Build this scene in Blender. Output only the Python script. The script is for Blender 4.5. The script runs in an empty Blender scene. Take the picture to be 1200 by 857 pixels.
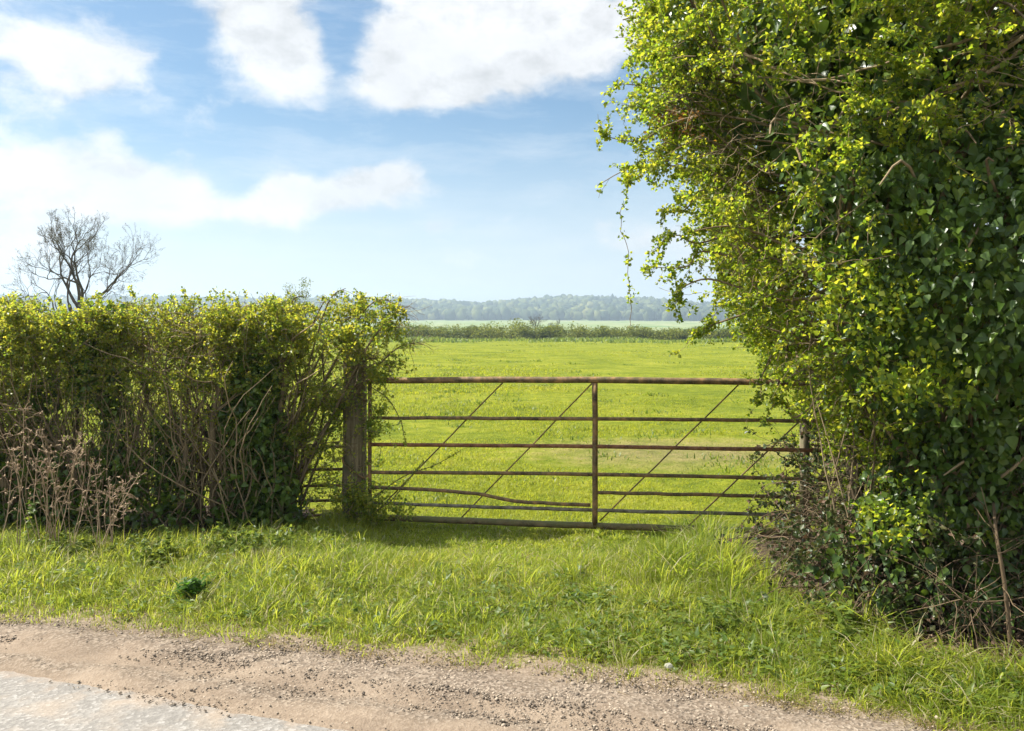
import bpy, math, random
import numpy as np
R = np.random.RandomState(7); random.seed(7)
C = bpy.context.scene.collection
SC = bpy.context.scene
H = 1.6; F = 1000.0; VH = 386.0            # eye height, focal length and horizon row in photo pixels (survey of the photograph)
def at(u, v, Y): return np.array([(u-600)/F*Y, Y, H+(VH-v)/F*Y])

# ---------------------------------------------------------------- helpers
def norm(a): return a/np.maximum(np.linalg.norm(a, axis=-1, keepdims=True), 1e-9)
def rnd(n): return norm(R.normal(size=(n, 3)))
def sstep(a, b, x):
    t = np.clip((x-a)/(b-a), 0, 1); return t*t*(3-2*t)
def make_noise(scale, seed, terms=10, dim=3):
    r = np.random.RandomState(seed); k = norm(r.normal(size=(terms, dim)))*scale*r.uniform(.5, 2., (terms, 1)); ph = r.uniform(0, 6.28, terms)
    def f(p):
        p = np.asarray(p, float)[..., :dim]; return np.sin(p@k.T+ph).sum(-1)/math.sqrt(terms/2.)
    return f
class Geo:
    def __init__(s): s.v = []; s.f = []; s.n = 0
    def add(s, v, *fs):
        for f in fs: s.f.append(np.asarray(f, np.int64)+s.n)
        s.v.append(np.asarray(v, float)); s.n += len(v)
    def build(s, name, mat, parent=None, smooth=False, loc=None):
        v = np.concatenate(s.v) if s.v else np.zeros((0, 3))
        if loc is not None: v = v-np.asarray(loc)
        me = bpy.data.meshes.new(name)
        me.vertices.add(len(v)); me.vertices.foreach_set('co', v.astype(np.float32).ravel())
        li = np.concatenate([f.ravel() for f in s.f]).astype(np.int32)
        lt = np.concatenate([np.full(len(f), f.shape[1]) for f in s.f])
        ls = np.concatenate([[0], np.cumsum(lt)[:-1]]).astype(np.int32)
        me.loops.add(len(li)); me.loops.foreach_set('vertex_index', li)
        me.polygons.add(len(ls)); me.polygons.foreach_set('loop_start', ls)
        if smooth: me.polygons.foreach_set('use_smooth', np.ones(len(ls), bool))
        me.update(calc_edges=True); me.validate()
        me.materials.append(mat)
        o = bpy.data.objects.new(name, me); C.objects.link(o)
        if parent: o.parent = parent
        return o
def tubes(g, P, Rr, S=4, cap=True):
    P = np.asarray(P, float); N, K, _ = P.shape; Rr = np.broadcast_to(Rr, (N, K))
    T = norm(np.gradient(P, axis=1)); ref = np.where(np.abs(T[:, :1, 2:3]) > .8, [[[1., 0, 0]]], [[[0, 0, 1.]]])
    A = norm(np.cross(T, ref)); B = np.cross(T, A)
    a = np.arange(S)*2*np.pi/S
    V = P[:, :, None]+Rr[:, :, None, None]*(np.cos(a)[:, None]*A[:, :, None]+np.sin(a)[:, None]*B[:, :, None])
    idx = np.arange(N*K*S).reshape(N, K, S)
    q = np.stack([idx[:, :-1], np.roll(idx, -1, 2)[:, :-1], np.roll(idx, -1, 2)[:, 1:], idx[:, 1:]], -1).reshape(-1, 4)
    fs = [q]
    if cap: fs += [idx[:, 0, ::-1].reshape(-1, S), idx[:, -1].reshape(-1, S)]
    g.add(V.reshape(-1, 3), *fs)
def curve(pts, K):
    """smooth resample of a control polyline"""
    pts = np.asarray(pts, float); n = len(pts); t = np.linspace(0, n-1, K); out = np.zeros((K, pts.shape[1]))
    for j, tt in enumerate(t):
        i = min(int(tt), n-2); s = tt-i
        p0 = pts[max(i-1, 0)]; p1 = pts[i]; p2 = pts[i+1]; p3 = pts[min(i+2, n-1)]
        out[j] = .5*((2*p1)+(-p0+p2)*s+(2*p0-5*p1+4*p2-p3)*s*s+(-p0+3*p1-3*p2+p3)*s**3)
    return out
def walk(start, d, L, K=6, wig=.35, grav=0., up=0.):
    N = len(start); P = np.zeros((N, K, 3)); P[:, 0] = start; d = norm(d); st = (np.asarray(L)/(K-1)).reshape(-1, 1)
    for k in range(1, K):
        d = norm(d+R.normal(size=(N, 3))*wig+np.array([0, 0, up-grav]))
        P[:, k] = P[:, k-1]+d*st
    return P
def leaf(g, b, d, n, L, W, fold=.25, shape=0):
    N = len(b); d = norm(d); s = norm(np.cross(d, n)); n = np.cross(s, d)
    L = np.broadcast_to(L, N)[:, None]; W = np.broadcast_to(W, N)[:, None]
    if shape == 0:
        V = np.stack([b, b+d*L*.5+s*W*.5+n*W*fold, b+d*L, b+d*L*.5-s*W*.5+n*W*fold], 1)
        i = np.arange(N)[:, None]*4
        g.add(V.reshape(-1, 3), np.concatenate([i+[0, 1, 2], i+[0, 2, 3]]))
    else:
        prof = [(.02, .30), (.22, .50), (.45, .40), (.72, .24)]
        pts = [b]+[b+d*L*a+s*W*q+n*(W*fold*q*2-L*.16*a*a) for a, q in prof]+[b+d*L-n*L*.18]+[b+d*L*a-s*W*q+n*(W*fold*q*2-L*.16*a*a) for a, q in prof[::-1]]+[b+d*L*.45-n*L*.03]
        V = np.stack(pts, 1); i = np.arange(N)[:, None]*11
        g.add(V.reshape(-1, 3), np.concatenate([i+[0, 1, 2, 10], i+[0, 10, 8, 9], i+[2, 3, 4, 10], i+[10, 6, 7, 8]]), np.concatenate([i+[4, 5, 10], i+[5, 6, 10]]))
def sample_on(P, n, t0=.15):
    """n points on random polylines of P -> point, tangent, index"""
    N, K, _ = P.shape; i = R.randint(0, N, n); t = (t0+(1-t0)*R.rand(n)**.8)*(K-1)*.999; k = t.astype(int); s = (t-k)[:, None]
    a = P[i, k]; b = P[i, k+1]; return a*(1-s)+b*s, norm(b-a), i
def clusters(g, c, tan, m, L, W, jit=.012, upb=.6, shape=0, drop=0., fold=.25):
    """m leaves per cluster centre"""
    N = len(c); cc = np.repeat(c, m, 0)+R.normal(size=(N*m, 3))*jit
    d = rnd(N*m)+np.repeat(tan, m, 0)*.5+np.array([0, 0, -drop])
    n = rnd(N*m)+np.array([-.2, .1, upb])
    sc = R.uniform(.65, 1.2, N*m)
    leaf(g, cc, d, n, L*sc, W*sc, fold, shape)
def box_geo(g, c, s, rot=0., bevel=0.):
    c = np.asarray(c, float); x, y, z = np.asarray(s)/2.
    b = bevel
    ring = np.array([[-x+b, -y], [x-b, -y], [x, -y+b], [x, y-b], [x-b, y], [-x+b, y], [-x, y-b], [-x, -y+b]]) if b else np.array([[-x, -y], [x, -y], [x, y], [-x, y]])
    n = len(ring); co, si = math.cos(rot), math.sin(rot)
    rr = np.stack([ring[:, 0]*co-ring[:, 1]*si, ring[:, 0]*si+ring[:, 1]*co], 1)
    lev = [(-z, 1.)]+([(z-b, 1.), (z, 1-b/max(x, 1e-6))] if b else [(z, 1.)])
    V = np.concatenate([np.concatenate([rr*k, np.full((n, 1), h)], 1) for h, k in lev])+c
    f = [[i+n*j, (i+1) % n+n*j, (i+1) % n+n*(j+1), i+n*(j+1)] for j in range(len(lev)-1) for i in range(n)]
    g.add(V, np.array(f), np.array([list(range(n))[::-1]]), np.array([[i+n*(len(lev)-1) for i in range(n)]]))
def empty(name, loc, label, cat, group=None):
    o = bpy.data.objects.new(name, None); C.objects.link(o); o.location = loc; o.empty_display_size = .2
    return tag(o, label, cat, group)
def tag(o, label, cat, group=None, kind=None):
    if label: o['label'] = label
    if cat: o['category'] = cat
    if group: o['group'] = group
    if kind: o['kind'] = kind
    return o
def struct(o): o['kind'] = 'structure'; return o
def part(g, name, mat, root, smooth=False):
    return g.build(name, mat, root, smooth, loc=np.array(root.location))

# ---------------------------------------------------------------- materials
class NT:
    def __init__(s, tree): s.t = tree; s.t.nodes.clear()
    def n(s, typ, ins=None, **kw):
        nd = s.t.nodes.new(typ)
        for k, v in kw.items(): setattr(nd, k, v)
        for k, v in (ins or {}).items(): s.put(nd.inputs[k], v)
        return nd
    def put(s, sock, v):
        if isinstance(v, bpy.types.NodeSocket): s.t.links.new(v, sock)
        else: sock.default_value = v
    def m(s, op, a, b=None, c=None, clamp=False):
        nd = s.t.nodes.new('ShaderNodeMath'); nd.operation = op; nd.use_clamp = clamp
        for i, v in enumerate((a, b, c)):
            if v is not None: s.put(nd.inputs[i], v)
        return nd.outputs[0]
    def mix(s, f, a, b, mode='MIX'):
        nd = s.t.nodes.new('ShaderNodeMix'); nd.data_type = 'RGBA'; nd.blend_type = mode
        s.put(nd.inputs[0], f); s.put(nd.inputs[6], a); s.put(nd.inputs[7], b); return nd.outputs[2]
    def ramp(s, f, stops):
        nd = s.t.nodes.new('ShaderNodeValToRGB'); s.put(nd.inputs[0], f); e = nd.color_ramp.elements
        while len(e) < len(stops): e.new(.5)
        for q, (p, c) in zip(e, stops): q.position = p; q.color = c if len(c) == 4 else (*c, 1)
        return nd.outputs[0]
    def noise(s, scale, detail=4, rough=.55, vec=None, out=0, dist=0.):
        nd = s.n('ShaderNodeTexNoise', {'Scale': scale, 'Detail': detail, 'Roughness': rough, 'Distortion': dist})
        if vec is None:
            vec = s.pos()
        s.put(nd.inputs['Vector'], vec); return nd.outputs[out]
    def pos(s):
        if not hasattr(s, '_p'): s._p = s.n('ShaderNodeNewGeometry')
        return s._p.outputs['Position']
    def rand(s):
        s.pos(); return s._p.outputs['Random Per Island']
def newmat(name):
    m = bpy.data.materials.new(name); m.use_nodes = True; return m, NT(m.node_tree)
def c4(c): return (*c, 1.)
def leafmat(name, stops, tstops, trans=.5, rough=.45, spec=.35, nscale=2.5, dry=None, rw=.6, nw=.45):
    """stops: reflected colour over a per-leaf + clump random; tstops: light let through"""
    m, t = newmat(name)
    f = t.m('ADD', t.m('MULTIPLY', t.rand(), rw), t.m('MULTIPLY', t.noise(nscale, 3), nw))
    col = t.ramp(f, stops); tc = t.ramp(f, tstops)
    if dry:
        w = t.m('GREATER_THAN', t.m('FRACT', t.m('MULTIPLY', t.rand(), 37.13)), dry[0])
        col = t.mix(w, col, c4(dry[1])); tc = t.mix(w, tc, c4(dry[2]))
    p = t.n('ShaderNodeBsdfPrincipled', {'Base Color': col, 'Roughness': rough, 'Specular IOR Level': spec})
    tr = t.n('ShaderNodeBsdfTranslucent', {'Color': tc})
    mx = t.n('ShaderNodeMixShader', {0: trans, 1: p.outputs[0], 2: tr.outputs[0]})
    o = t.n('ShaderNodeOutputMaterial', {'Surface': mx.outputs[0]}); return m
def barkmat(name, a, b, scale=30, bump=.4):
    m, t = newmat(name)
    mp = t.n('ShaderNodeMapping', {'Vector': t.pos(), 'Scale': (1, 1, .35)})
    n1 = t.noise(scale, 5, .6, mp.outputs[0])
    f = t.m('ADD', t.m('MULTIPLY', n1, .7), t.m('MULTIPLY', t.rand(), .35))
    col = t.ramp(f, [(.3, a), (.75, b)])
    bp = t.n('ShaderNodeBump', {'Strength': bump, 'Distance': .01, 'Height': n1})
    p = t.n('ShaderNodeBsdfPrincipled', {'Base Color': col, 'Roughness': .9, 'Specular IOR Level': .15, 'Normal': bp.outputs[0]})
    t.n('ShaderNodeOutputMaterial', {'Surface': p.outputs[0]}); return m
M = {}
M['haw'] = leafmat('hawthorn_leaf', [(.2, (.055, .105, .012)), (.5, (.10, .15, .017)), (.85, (.17, .20, .025))],
                   [(.2, (.22, .38, .02)), (.5, (.48, .58, .03)), (.85, (.74, .68, .05))], .55, .42, .4, 2.5)
M['hawdull'] = leafmat('hedge_leaf', [(.2, (.05, .09, .016)), (.5, (.10, .14, .024)), (.85, (.18, .19, .035))],
                   [(.2, (.22, .36, .03)), (.5, (.50, .55, .04)), (.85, (.78, .66, .06))], .55, .4, .5, 3.)
M['russet'] = leafmat('russet_leaf', [(.2, (.12, .06, .02)), (.8, (.22, .10, .03))], [(.2, (.3, .13, .03)), (.8, (.45, .22, .04))], .45)
M['ivy'] = leafmat('ivy_leaf', [(.15, (.026, .055, .010)), (.5, (.058, .105, .016)), (.8, (.10, .15, .022)), (.95, (.16, .18, .03))],
                   [(.2, (.08, .16, .012)), (.85, (.24, .34, .03))], .30, .36, .38, 4.)
M['bramble'] = leafmat('bramble_leaf', [(.2, (.025, .042, .012)), (.6, (.055, .08, .022)), (.9, (.11, .10, .04))],
                   [(.2, (.06, .09, .02)), (.85, (.14, .14, .03))], .25, .45, .35, 5., dry=(.87, (.14, .09, .06), (.16, .09, .04)))
M['weed'] = leafmat('weed_leaf', [(.2, (.06, .11, .02)), (.85, (.14, .18, .03))], [(.2, (.2, .3, .03)), (.85, (.38, .42, .05))], .45)
M['nettle'] = leafmat('dark_weed_leaf', [(.2, (.035, .085, .012)), (.85, (.08, .16, .02))], [(.2, (.1, .25, .015)), (.85, (.22, .42, .03))], .4)
M['grass'] = leafmat('verge_grass_blade', [(.15, (.06, .11, .014)), (.5, (.14, .19, .022)), (.9, (.25, .26, .045))],
                   [(.15, (.22, .35, .03)), (.5, (.48, .56, .05)), (.9, (.70, .66, .09))], .52, .42, .16, 1.2, dry=(.88, (.42, .38, .22), (.52, .46, .24)), rw=.45, nw=.65)
M['drygrass'] = leafmat('dry_grass_blade', [(.2, (.20, .15, .06)), (.85, (.34, .27, .13))], [(.2, (.25, .18, .06)), (.85, (.42, .33, .12))], .4, .5)
M['fgrass'] = leafmat('field_grass_blade', [(.15, (.09, .125, .012)), (.5, (.17, .195, .018)), (.9, (.27, .25, .035))],
                   [(.15, (.26, .33, .016)), (.5, (.42, .45, .022)), (.9, (.54, .51, .035))], .5, .45, .2, .33, dry=(.98, (.3, .26, .12), (.36, .3, .1)), rw=.32, nw=.8)
M['bark'] = barkmat('hedge_bark', (.055, .042, .024), (.22, .165, .10))
M['twig'] = barkmat('twig_bark', (.085, .062, .036), (.30, .225, .135))
M['brown'] = barkmat('brown_cane', (.04, .028, .016), (.17, .12, .07))
M['tan'] = barkmat('dead_twig', (.12, .085, .06), (.30, .22, .16))
M['russetstem'] = barkmat('dead_stalk', (.22, .15, .095), (.46, .34, .225))
M['oldbark'] = barkmat('bare_tree_bark', (.035, .028, .02), (.09, .07, .05), 8)
M['bud'] = leafmat('bud', [(.2, (.05, .04, .02)), (.9, (.10, .09, .03))], [(.2, (.07, .06, .02)), (.9, (.15, .14, .04))], .3)
M['far'] = leafmat('far_bush_leaf', [(.2, (.035, .06, .012)), (.5, (.07, .095, .016)), (.9, (.15, .145, .028))],
                   [(.2, (.14, .21, .02)), (.9, (.42, .42, .05))], .45, .6, .2, .25)

def woodmat():
    m, t = newmat('weathered_wood')
    mp = t.n('ShaderNodeMapping', {'Vector': t.pos(), 'Scale': (1, 1, .06)})
    g1 = t.noise(55, 6, .65, mp.outputs[0]); g2 = t.noise(5, 3)
    col = t.ramp(g1, [(.3, (.06, .045, .026)), (.5, (.17, .135, .082)), (.7, (.31, .255, .165))])
    col = t.mix(t.ramp(g2, [(.5, (0, 0, 0)), (.68, (1, 1, 1))]), col, c4((.10, .105, .05)))
    bp = t.n('ShaderNodeBump', {'Strength': .7, 'Distance': .006, 'Height': g1})
    p = t.n('ShaderNodeBsdfPrincipled', {'Base Color': col, 'Roughness': .88, 'Specular IOR Level': .2, 'Normal': bp.outputs[0]})
    t.n('ShaderNodeOutputMaterial', {'Surface': p.outputs[0]}); return m
M['wood'] = woodmat()
def rustmat(name, a, b, c, moss=0.):
    m, t = newmat(name)
    n1 = t.noise(14, 6, .65); n2 = t.noise(90, 4, .6); n3 = t.noise(5, 4, .6)
    col = t.ramp(n1, [(.36, a), (.5, b), (.64, c)])
    col = t.mix(t.m('MULTIPLY', t.ramp(n2, [(.5, (0, 0, 0)), (.7, (1, 1, 1))]), .6), col, c4((.20, .17, .14)))
    if moss:
        up = t.n('ShaderNodeSeparateXYZ', {0: t._p.outputs['Normal']}).outputs[2]
        w = t.m('MULTIPLY', t.m('ADD', t.m('MULTIPLY', up, .45), t.m('SUBTRACT', t.m('MULTIPLY', n3, 2.4), .85)), moss, clamp=True)
        col = t.mix(w, col, c4((.10, .105, .035)))
    bp = t.n('ShaderNodeBump', {'Strength': .5, 'Distance': .003, 'Height': n2})
    p = t.n('ShaderNodeBsdfPrincipled', {'Base Color': col, 'Roughness': .72, 'Metallic': .15, 'Specular IOR Level': .35, 'Normal': bp.outputs[0]})
    t.n('ShaderNodeOutputMaterial', {'Surface': p.outputs[0]}); return m
M['rust'] = rustmat('rusty_steel', (.055, .03, .013), (.15, .085, .038), (.32, .17, .07), .35)
M['rustred'] = rustmat('red_rusty_steel', (.09, .03, .012), (.18, .07, .028), (.28, .13, .06))
M['rustgrey'] = rustmat('grey_worn_steel', (.06, .045, .035), (.14, .115, .09), (.24, .21, .18), .3)
M['rustmoss'] = rustmat('mossy_steel', (.05, .03, .016), (.13, .085, .04), (.20, .14, .07), 1.)

def groundmat():
    m, t = newmat('turf_ground')
    n1 = t.noise(.35, 5, .6); n2 = t.noise(3., 5, .65); n3 = t.noise(30, 4, .7); n4 = t.noise(.02, 3)
    f = t.m('ADD', t.m('MULTIPLY', n1, .35), t.m('ADD', t.m('MULTIPLY', n2, .35), t.m('MULTIPLY', n3, .3)))
    col = t.ramp(f, [(.36, (.055, .08, .010)), (.46, (.12, .15, .014)), (.55, (.20, .215, .022)), (.66, (.29, .26, .045))])
    sep = t.n('ShaderNodeSeparateXYZ', {0: t.pos()})
    # trampled earth just inside the gateway
    gx = t.m('DIVIDE', t.m('SUBTRACT', sep.outputs[0], 2.4), 2.6); gy = t.m('DIVIDE', t.m('SUBTRACT', sep.outputs[1], 11.), 1.6)
    w = t.m('SUBTRACT', 1., t.m('ADD', t.m('MULTIPLY', gx, gx), t.m('MULTIPLY', gy, gy)))
    w = t.m('MULTIPLY', t.m('ADD', w, t.m('MULTIPLY', t.m('SUBTRACT', n2, .5), 2.5)), .7, clamp=True)
    col = t.mix(t.m('MULTIPLY', w, .75), col, c4((.24, .18, .10)))
    # far farmland on the slope, paler
    fw = t.m('MULTIPLY', t.m('SUBTRACT', sep.outputs[1], 180.), .01, clamp=True)
    fc = t.ramp(n4, [(.4, (.15, .20, .06)), (.5, (.24, .26, .12)), (.6, (.12, .18, .05))])
    col = t.mix(fw, col, fc)
    h = t.m('ADD', t.m('MULTIPLY', n2, 1.), t.m('MULTIPLY', n3, .35))
    bp = t.n('ShaderNodeBump', {'Strength': .9, 'Distance': .12, 'Height': h})
    p = t.n('ShaderNodeBsdfPrincipled', {'Base Color': col, 'Roughness': .95, 'Specular IOR Level': .04, 'Normal': bp.outputs[0]})
    t.n('ShaderNodeOutputMaterial', {'Surface': p.outputs[0]}); return m
M['ground'] = groundmat()
def dirtmat():
    m, t = newmat('sandy_dirt')
    n1 = t.noise(2.2, 5, .6); n2 = t.noise(45, 5, .7); v = t.n('ShaderNodeTexVoronoi', {'Scale': 95., 'Vector': t.pos()})
    col = t.ramp(t.m('ADD', t.m('MULTIPLY', n1, .5), t.m('MULTIPLY', n2, .5)), [(.35, (.135, .10, .07)), (.5, (.215, .163, .115)), (.65, (.30, .235, .17))])
    gr = t.ramp(v.outputs['Color'], [(.55, (0, 0, 0)), (.75, (1, 1, 1))])
    col = t.mix(t.m('MULTIPLY', gr, t.ramp(t.noise(1.3, 3), [(.42, (.1, .1, .1)), (.6, (.6, .6, .6))])), col, c4((.15, .115, .085)))
    sp = t.n('ShaderNodeSeparateXYZ', {0: t.pos()}); w = t.m('ADD', sp.outputs[1], t.m('MULTIPLY', sp.outputs[0], .29))
    w = t.m('ADD', w, t.m('MULTIPLY', t.m('SUBTRACT', t.noise(2.5, 4), .5), .35))
    def band(c, r):
        q = t.m('DIVIDE', t.m('SUBTRACT', w, c), r); return t.m('EXPONENT', t.m('MULTIPLY', t.m('MULTIPLY', q, q), -1.))
    bd = t.m('ADD', band(3.78, .11), t.m('MULTIPLY', band(3.38, .06), .8), clamp=True); bd = t.m('ADD', bd, .22, clamp=True)
    peb = t.ramp(v.outputs['Color'], [(.25, (.06, .048, .036)), (.5, (.14, .112, .084)), (.8, (.28, .23, .175))])
    col = t.mix(t.m('MULTIPLY', bd, t.ramp(n2, [(.4, (.35, .35, .35)), (.6, (.95, .95, .95))])), col, peb)
    bp = t.n('ShaderNodeBump', {'Strength': .6, 'Distance': .008, 'Height': t.m('ADD', n2, t.m('MULTIPLY', v.outputs['Distance'], .6))})
    p = t.n('ShaderNodeBsdfPrincipled', {'Base Color': col, 'Roughness': .95, 'Specular IOR Level': .15, 'Normal': bp.outputs[0]})
    t.n('ShaderNodeOutputMaterial', {'Surface': p.outputs[0]}); return m
M['dirt'] = dirtmat()
def roadmat():
    m, t = newmat('worn_pale_tarmac')
    n1 = t.noise(1.5, 4, .6); n2 = t.noise(120, 3, .7); v = t.n('ShaderNodeTexVoronoi', {'Scale': 72., 'Vector': t.pos()})
    col = t.ramp(n1, [(.35, (.185, .17, .148)), (.65, (.235, .217, .19))])
    col = t.mix(t.ramp(v.outputs['Color'], [(.3, (.55, .55, .55)), (.6, (0, 0, 0))]), col, c4((.12, .11, .096)))
    col = t.mix(t.ramp(v.outputs['Color'], [(.74, (0, 0, 0)), (.84, (.35, .35, .35))]), col, c4((.38, .36, .33)))
    col = t.mix(t.m('MULTIPLY', t.ramp(t.noise(3.5, 4), [(.5, (0, 0, 0)), (.65, (1, 1, 1))]), .35), col, c4((.34, .26, .18)))
    sp = t.n('ShaderNodeSeparateXYZ', {0: t.pos()}); w = t.m('ADD', sp.outputs[1], t.m('MULTIPLY', sp.outputs[0], .33)); w = t.m('ADD', w, t.m('MULTIPLY', t.m('SUBTRACT', t.noise(7, 5, .65), .5), .55))
    dust = t.n('ShaderNodeMapRange', {'Value': w, 'From Min': 3.06, 'From Max': 3.28}, interpolation_type='SMOOTHSTEP').outputs[0]
    col = t.mix(t.m('MULTIPLY', dust, .75), col, c4((.25, .19, .135)))
    bp = t.n('ShaderNodeBump', {'Strength': .45, 'Distance': .004, 'Height': t.m('ADD', n2, v.outputs['Distance'])})
    p = t.n('ShaderNodeBsdfPrincipled', {'Base Color': col, 'Roughness': .75, 'Specular IOR Level': .35, 'Normal': bp.outputs[0]})
    t.n('ShaderNodeOutputMaterial', {'Surface': p.outputs[0]}); return m
M['road'] = roadmat()
def stonemat(name, a, b):
    m, t = newmat(name)
    f = t.m('ADD', t.m('MULTIPLY', t.rand(), .7), t.m('MULTIPLY', t.noise(60, 4), .3))
    p = t.n('ShaderNodeBsdfPrincipled', {'Base Color': t.ramp(f, [(.2, a), (.8, b)]), 'Roughness': .85, 'Specular IOR Level': .25})
    t.n('ShaderNodeOutputMaterial', {'Surface': p.outputs[0]}); return m
M['gravel'] = stonemat('gravel_stone', (.075, .06, .045), (.36, .29, .215)); M['white_stone'] = stonemat('pale_stone', (.17, .165, .13), (.28, .27, .22))

# ---------------------------------------------------------------- terrain
EG = np.array([(-40, 14.), (-9, 6.15), (-2.83, 4.72), (-1.32, 4.40), (0, 4.06), (.78, 3.88), (1.44, 3.58), (1.9, 3.36), (5, 2.25), (40, -10)])   # grass edge
ER = np.array([(-40, 14.), (-9, 6.15), (-2.4, 4.01), (-.58, 3.40), (1.2, 2.82), (5, 1.55), (40, -10)])                                         # tarmac edge
eg = lambda x: np.interp(x, EG[:, 0], EG[:, 1]); er = lambda x: np.interp(x, ER[:, 0], ER[:, 1])-np.where(np.abs(x) > 8, .9, 0)*0
nz1 = make_noise(1.1, 3, dim=2); nz2 = make_noise(4., 4, dim=2); nzf = make_noise(.12, 5, dim=2)
CR = np.array([(-900, 352), (-300, 350), (0, 347), (250, 348), (450, 350), (520, 352), (565, 355.5), (600, 352.5), (650, 347), (700, 347.5), (760, 350), (800, 353), (830, 356), (1000, 361), (1800, 359)])
def zg(x, y):
    p = np.stack([x, y], -1)
    z = sstep(.25, .9, y-eg(x))*(.02+.018*nz1(p)+.010*nz2(p))*(1-sstep(60, 140, y))
    z = z*(1-.85*sstep(5.2, 6.2, y)*sstep(-1.6, -.9, x)*sstep(2.6, 1.6, x)*(1-sstep(9, 12, y)))-.015*sstep(5.6, 6.3, y)*sstep(-1.6, -.9, x)*sstep(2.6, 1.6, x)*(1-sstep(9, 12, y))
    z = z+sstep(14, 40, y)*.05*nzf(p)*(1-sstep(90, 130, y))
    u = 600+1000*x/np.maximum(y, 30.)
    crest = H+(VH-np.interp(u, CR[:, 0], CR[:, 1]))*1.7-15.5
    z = z+13.*sstep(420, 1250, y)+(crest-13.)*sstep(1120, 1720, y)
    return z
xs = np.concatenate([[-3500, -2800, -2200, -1700, -1300, -1000, -750, -550, -400, -280, -190, -130, -85, -55, -35, -22, -14], np.arange(-10, 8.01, .1), [10, 14, 22, 35, 55, 85, 130, 190, 280, 400, 550, 750, 1000, 1300, 1700, 2200, 2800, 3500]])
ys = np.concatenate([[-60, -20, -6, -1], np.arange(1, 12, .1), np.arange(12, 30, 1.), np.arange(30, 150, 6.), np.arange(150, 420, 45.), np.arange(420, 2000, 40.), [2100, 2300, 2600]])
X, Y = np.meshgrid(xs, ys); g = Geo(); nx = len(xs); ny = len(ys)
def grid_faces(nx, ny):
    i = np.arange(nx*ny).reshape(ny, nx); return np.stack([i[:-1, :-1], i[:-1, 1:], i[1:, 1:], i[1:, :-1]], -1).reshape(-1, 4)
g.add(np.stack([X.ravel(), Y.ravel(), zg(X.ravel(), Y.ravel())], 1), grid_faces(nx, ny))
struct(g.build('ground', M['ground'], smooth=True))
# sandy strip between tarmac and grass
dn1 = make_noise(9, 11, dim=2); dn2 = make_noise(35, 12, dim=2)
xs = np.arange(-9, 6, .03); tt = np.linspace(0, 1, 46); A = eg(xs)+.28; B = er(xs)-.35
X = np.repeat(xs[None], 46, 0); Y = A[None]+(B-A)[None]*tt[:, None]; p = np.stack([X, Y], -1)
rel = (Y-er(X))/(eg(X)-er(X))
Zd = .004+.018*sstep(-.35, 0, rel)*(1-sstep(.9, 1.2, rel))*(1+.45*np.sin(rel*12.))+sstep(-.2, .1, rel)*(1-sstep(1.0, 1.3, rel))*(.0035*dn1(p)+.003*dn2(p))
zdirt = lambda x, y: .006+.018*((y-er(x))/(eg(x)-er(x)) > -.05)
g = Geo(); g.add(np.stack([X.ravel(), Y.ravel(), np.maximum(Zd.ravel(), .004)], 1), grid_faces(len(xs), 46)); struct(g.build('dirt_verge', M['dirt'], smooth=True))
# road
xs = np.concatenate([[-60, -40, -25, -15], np.arange(-9, 6.01, .04), [10, 20, 40, 60]]); edge = np.where(np.abs(xs) < 9.1, er(xs), 0)
jit = .02*np.sin(xs*7)+.015*np.sin(xs*19+1)+R.normal(size=len(xs))*.008
ed = np.where(xs < -9, 6.15-.3*(xs+9), np.where(xs > 6, 1.2-.3*(xs-6), er(xs)))+jit
tt = np.array([0, .02, .1, .3, .6, 1.]); X = np.repeat(xs[None], len(tt), 0); Y = ed[None]-tt[:, None]*4.4
g = Geo(); g.add(np.stack([X.ravel(), Y.ravel(), .014+.02*np.repeat(np.minimum(tt*6, 1)[:, None], len(xs), 1).ravel()], 1), grid_faces(len(xs), len(tt))); struct(g.build('road', M['road'], smooth=True))

# ---------------------------------------------------------------- grass
def blades(g, x, y, h, w, lean=.45, dirb=None, K=3):
    N = len(x); z = zg(x, y)-.005; b = np.stack([x, y, z], 1)
    a = R.uniform(0, 6.283, N); d = np.stack([np.cos(a), np.sin(a), 0*a], 1)
    if dirb is not None: d = norm(d+np.asarray(dirb))
    s = np.stack([-d[:, 1], d[:, 0], 0*a], 1); ta = R.uniform(-.9, .9, N)[:, None]; s = norm(s+d*ta)
    ln = np.clip(np.abs(R.normal(lean, np.abs(lean)*.5+.01, N)), 0, 1.7)
    V = []
    for k in range(K):
        t = k/(K-1.); c = b+d*(h*ln*t**1.8)[:, None]+np.array([0, 0, 1.])*(h*(t-.28*ln*t**3))[:, None]
        if k < K-1:
            ww = (w*(1-.45*t)*.5)[:, None]; V += [c-s*ww, c+s*ww]
        else: V.append(c)
    n = 2*(K-1)+1; V = np.stack(V, 1); i = np.arange(N)[:, None]*n
    q = [i+[2*k, 2*k+1, 2*k+3, 2*k+2] for k in range(K-2)]
    g.add(V.reshape(-1, 3), *([np.concatenate(q)] if q else []), i+[2*(K-2), 2*(K-2)+1, 2*(K-1)])
vn = make_noise(2.2, 21, dim=2); vn2 = make_noise(7., 22, dim=2)
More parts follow.
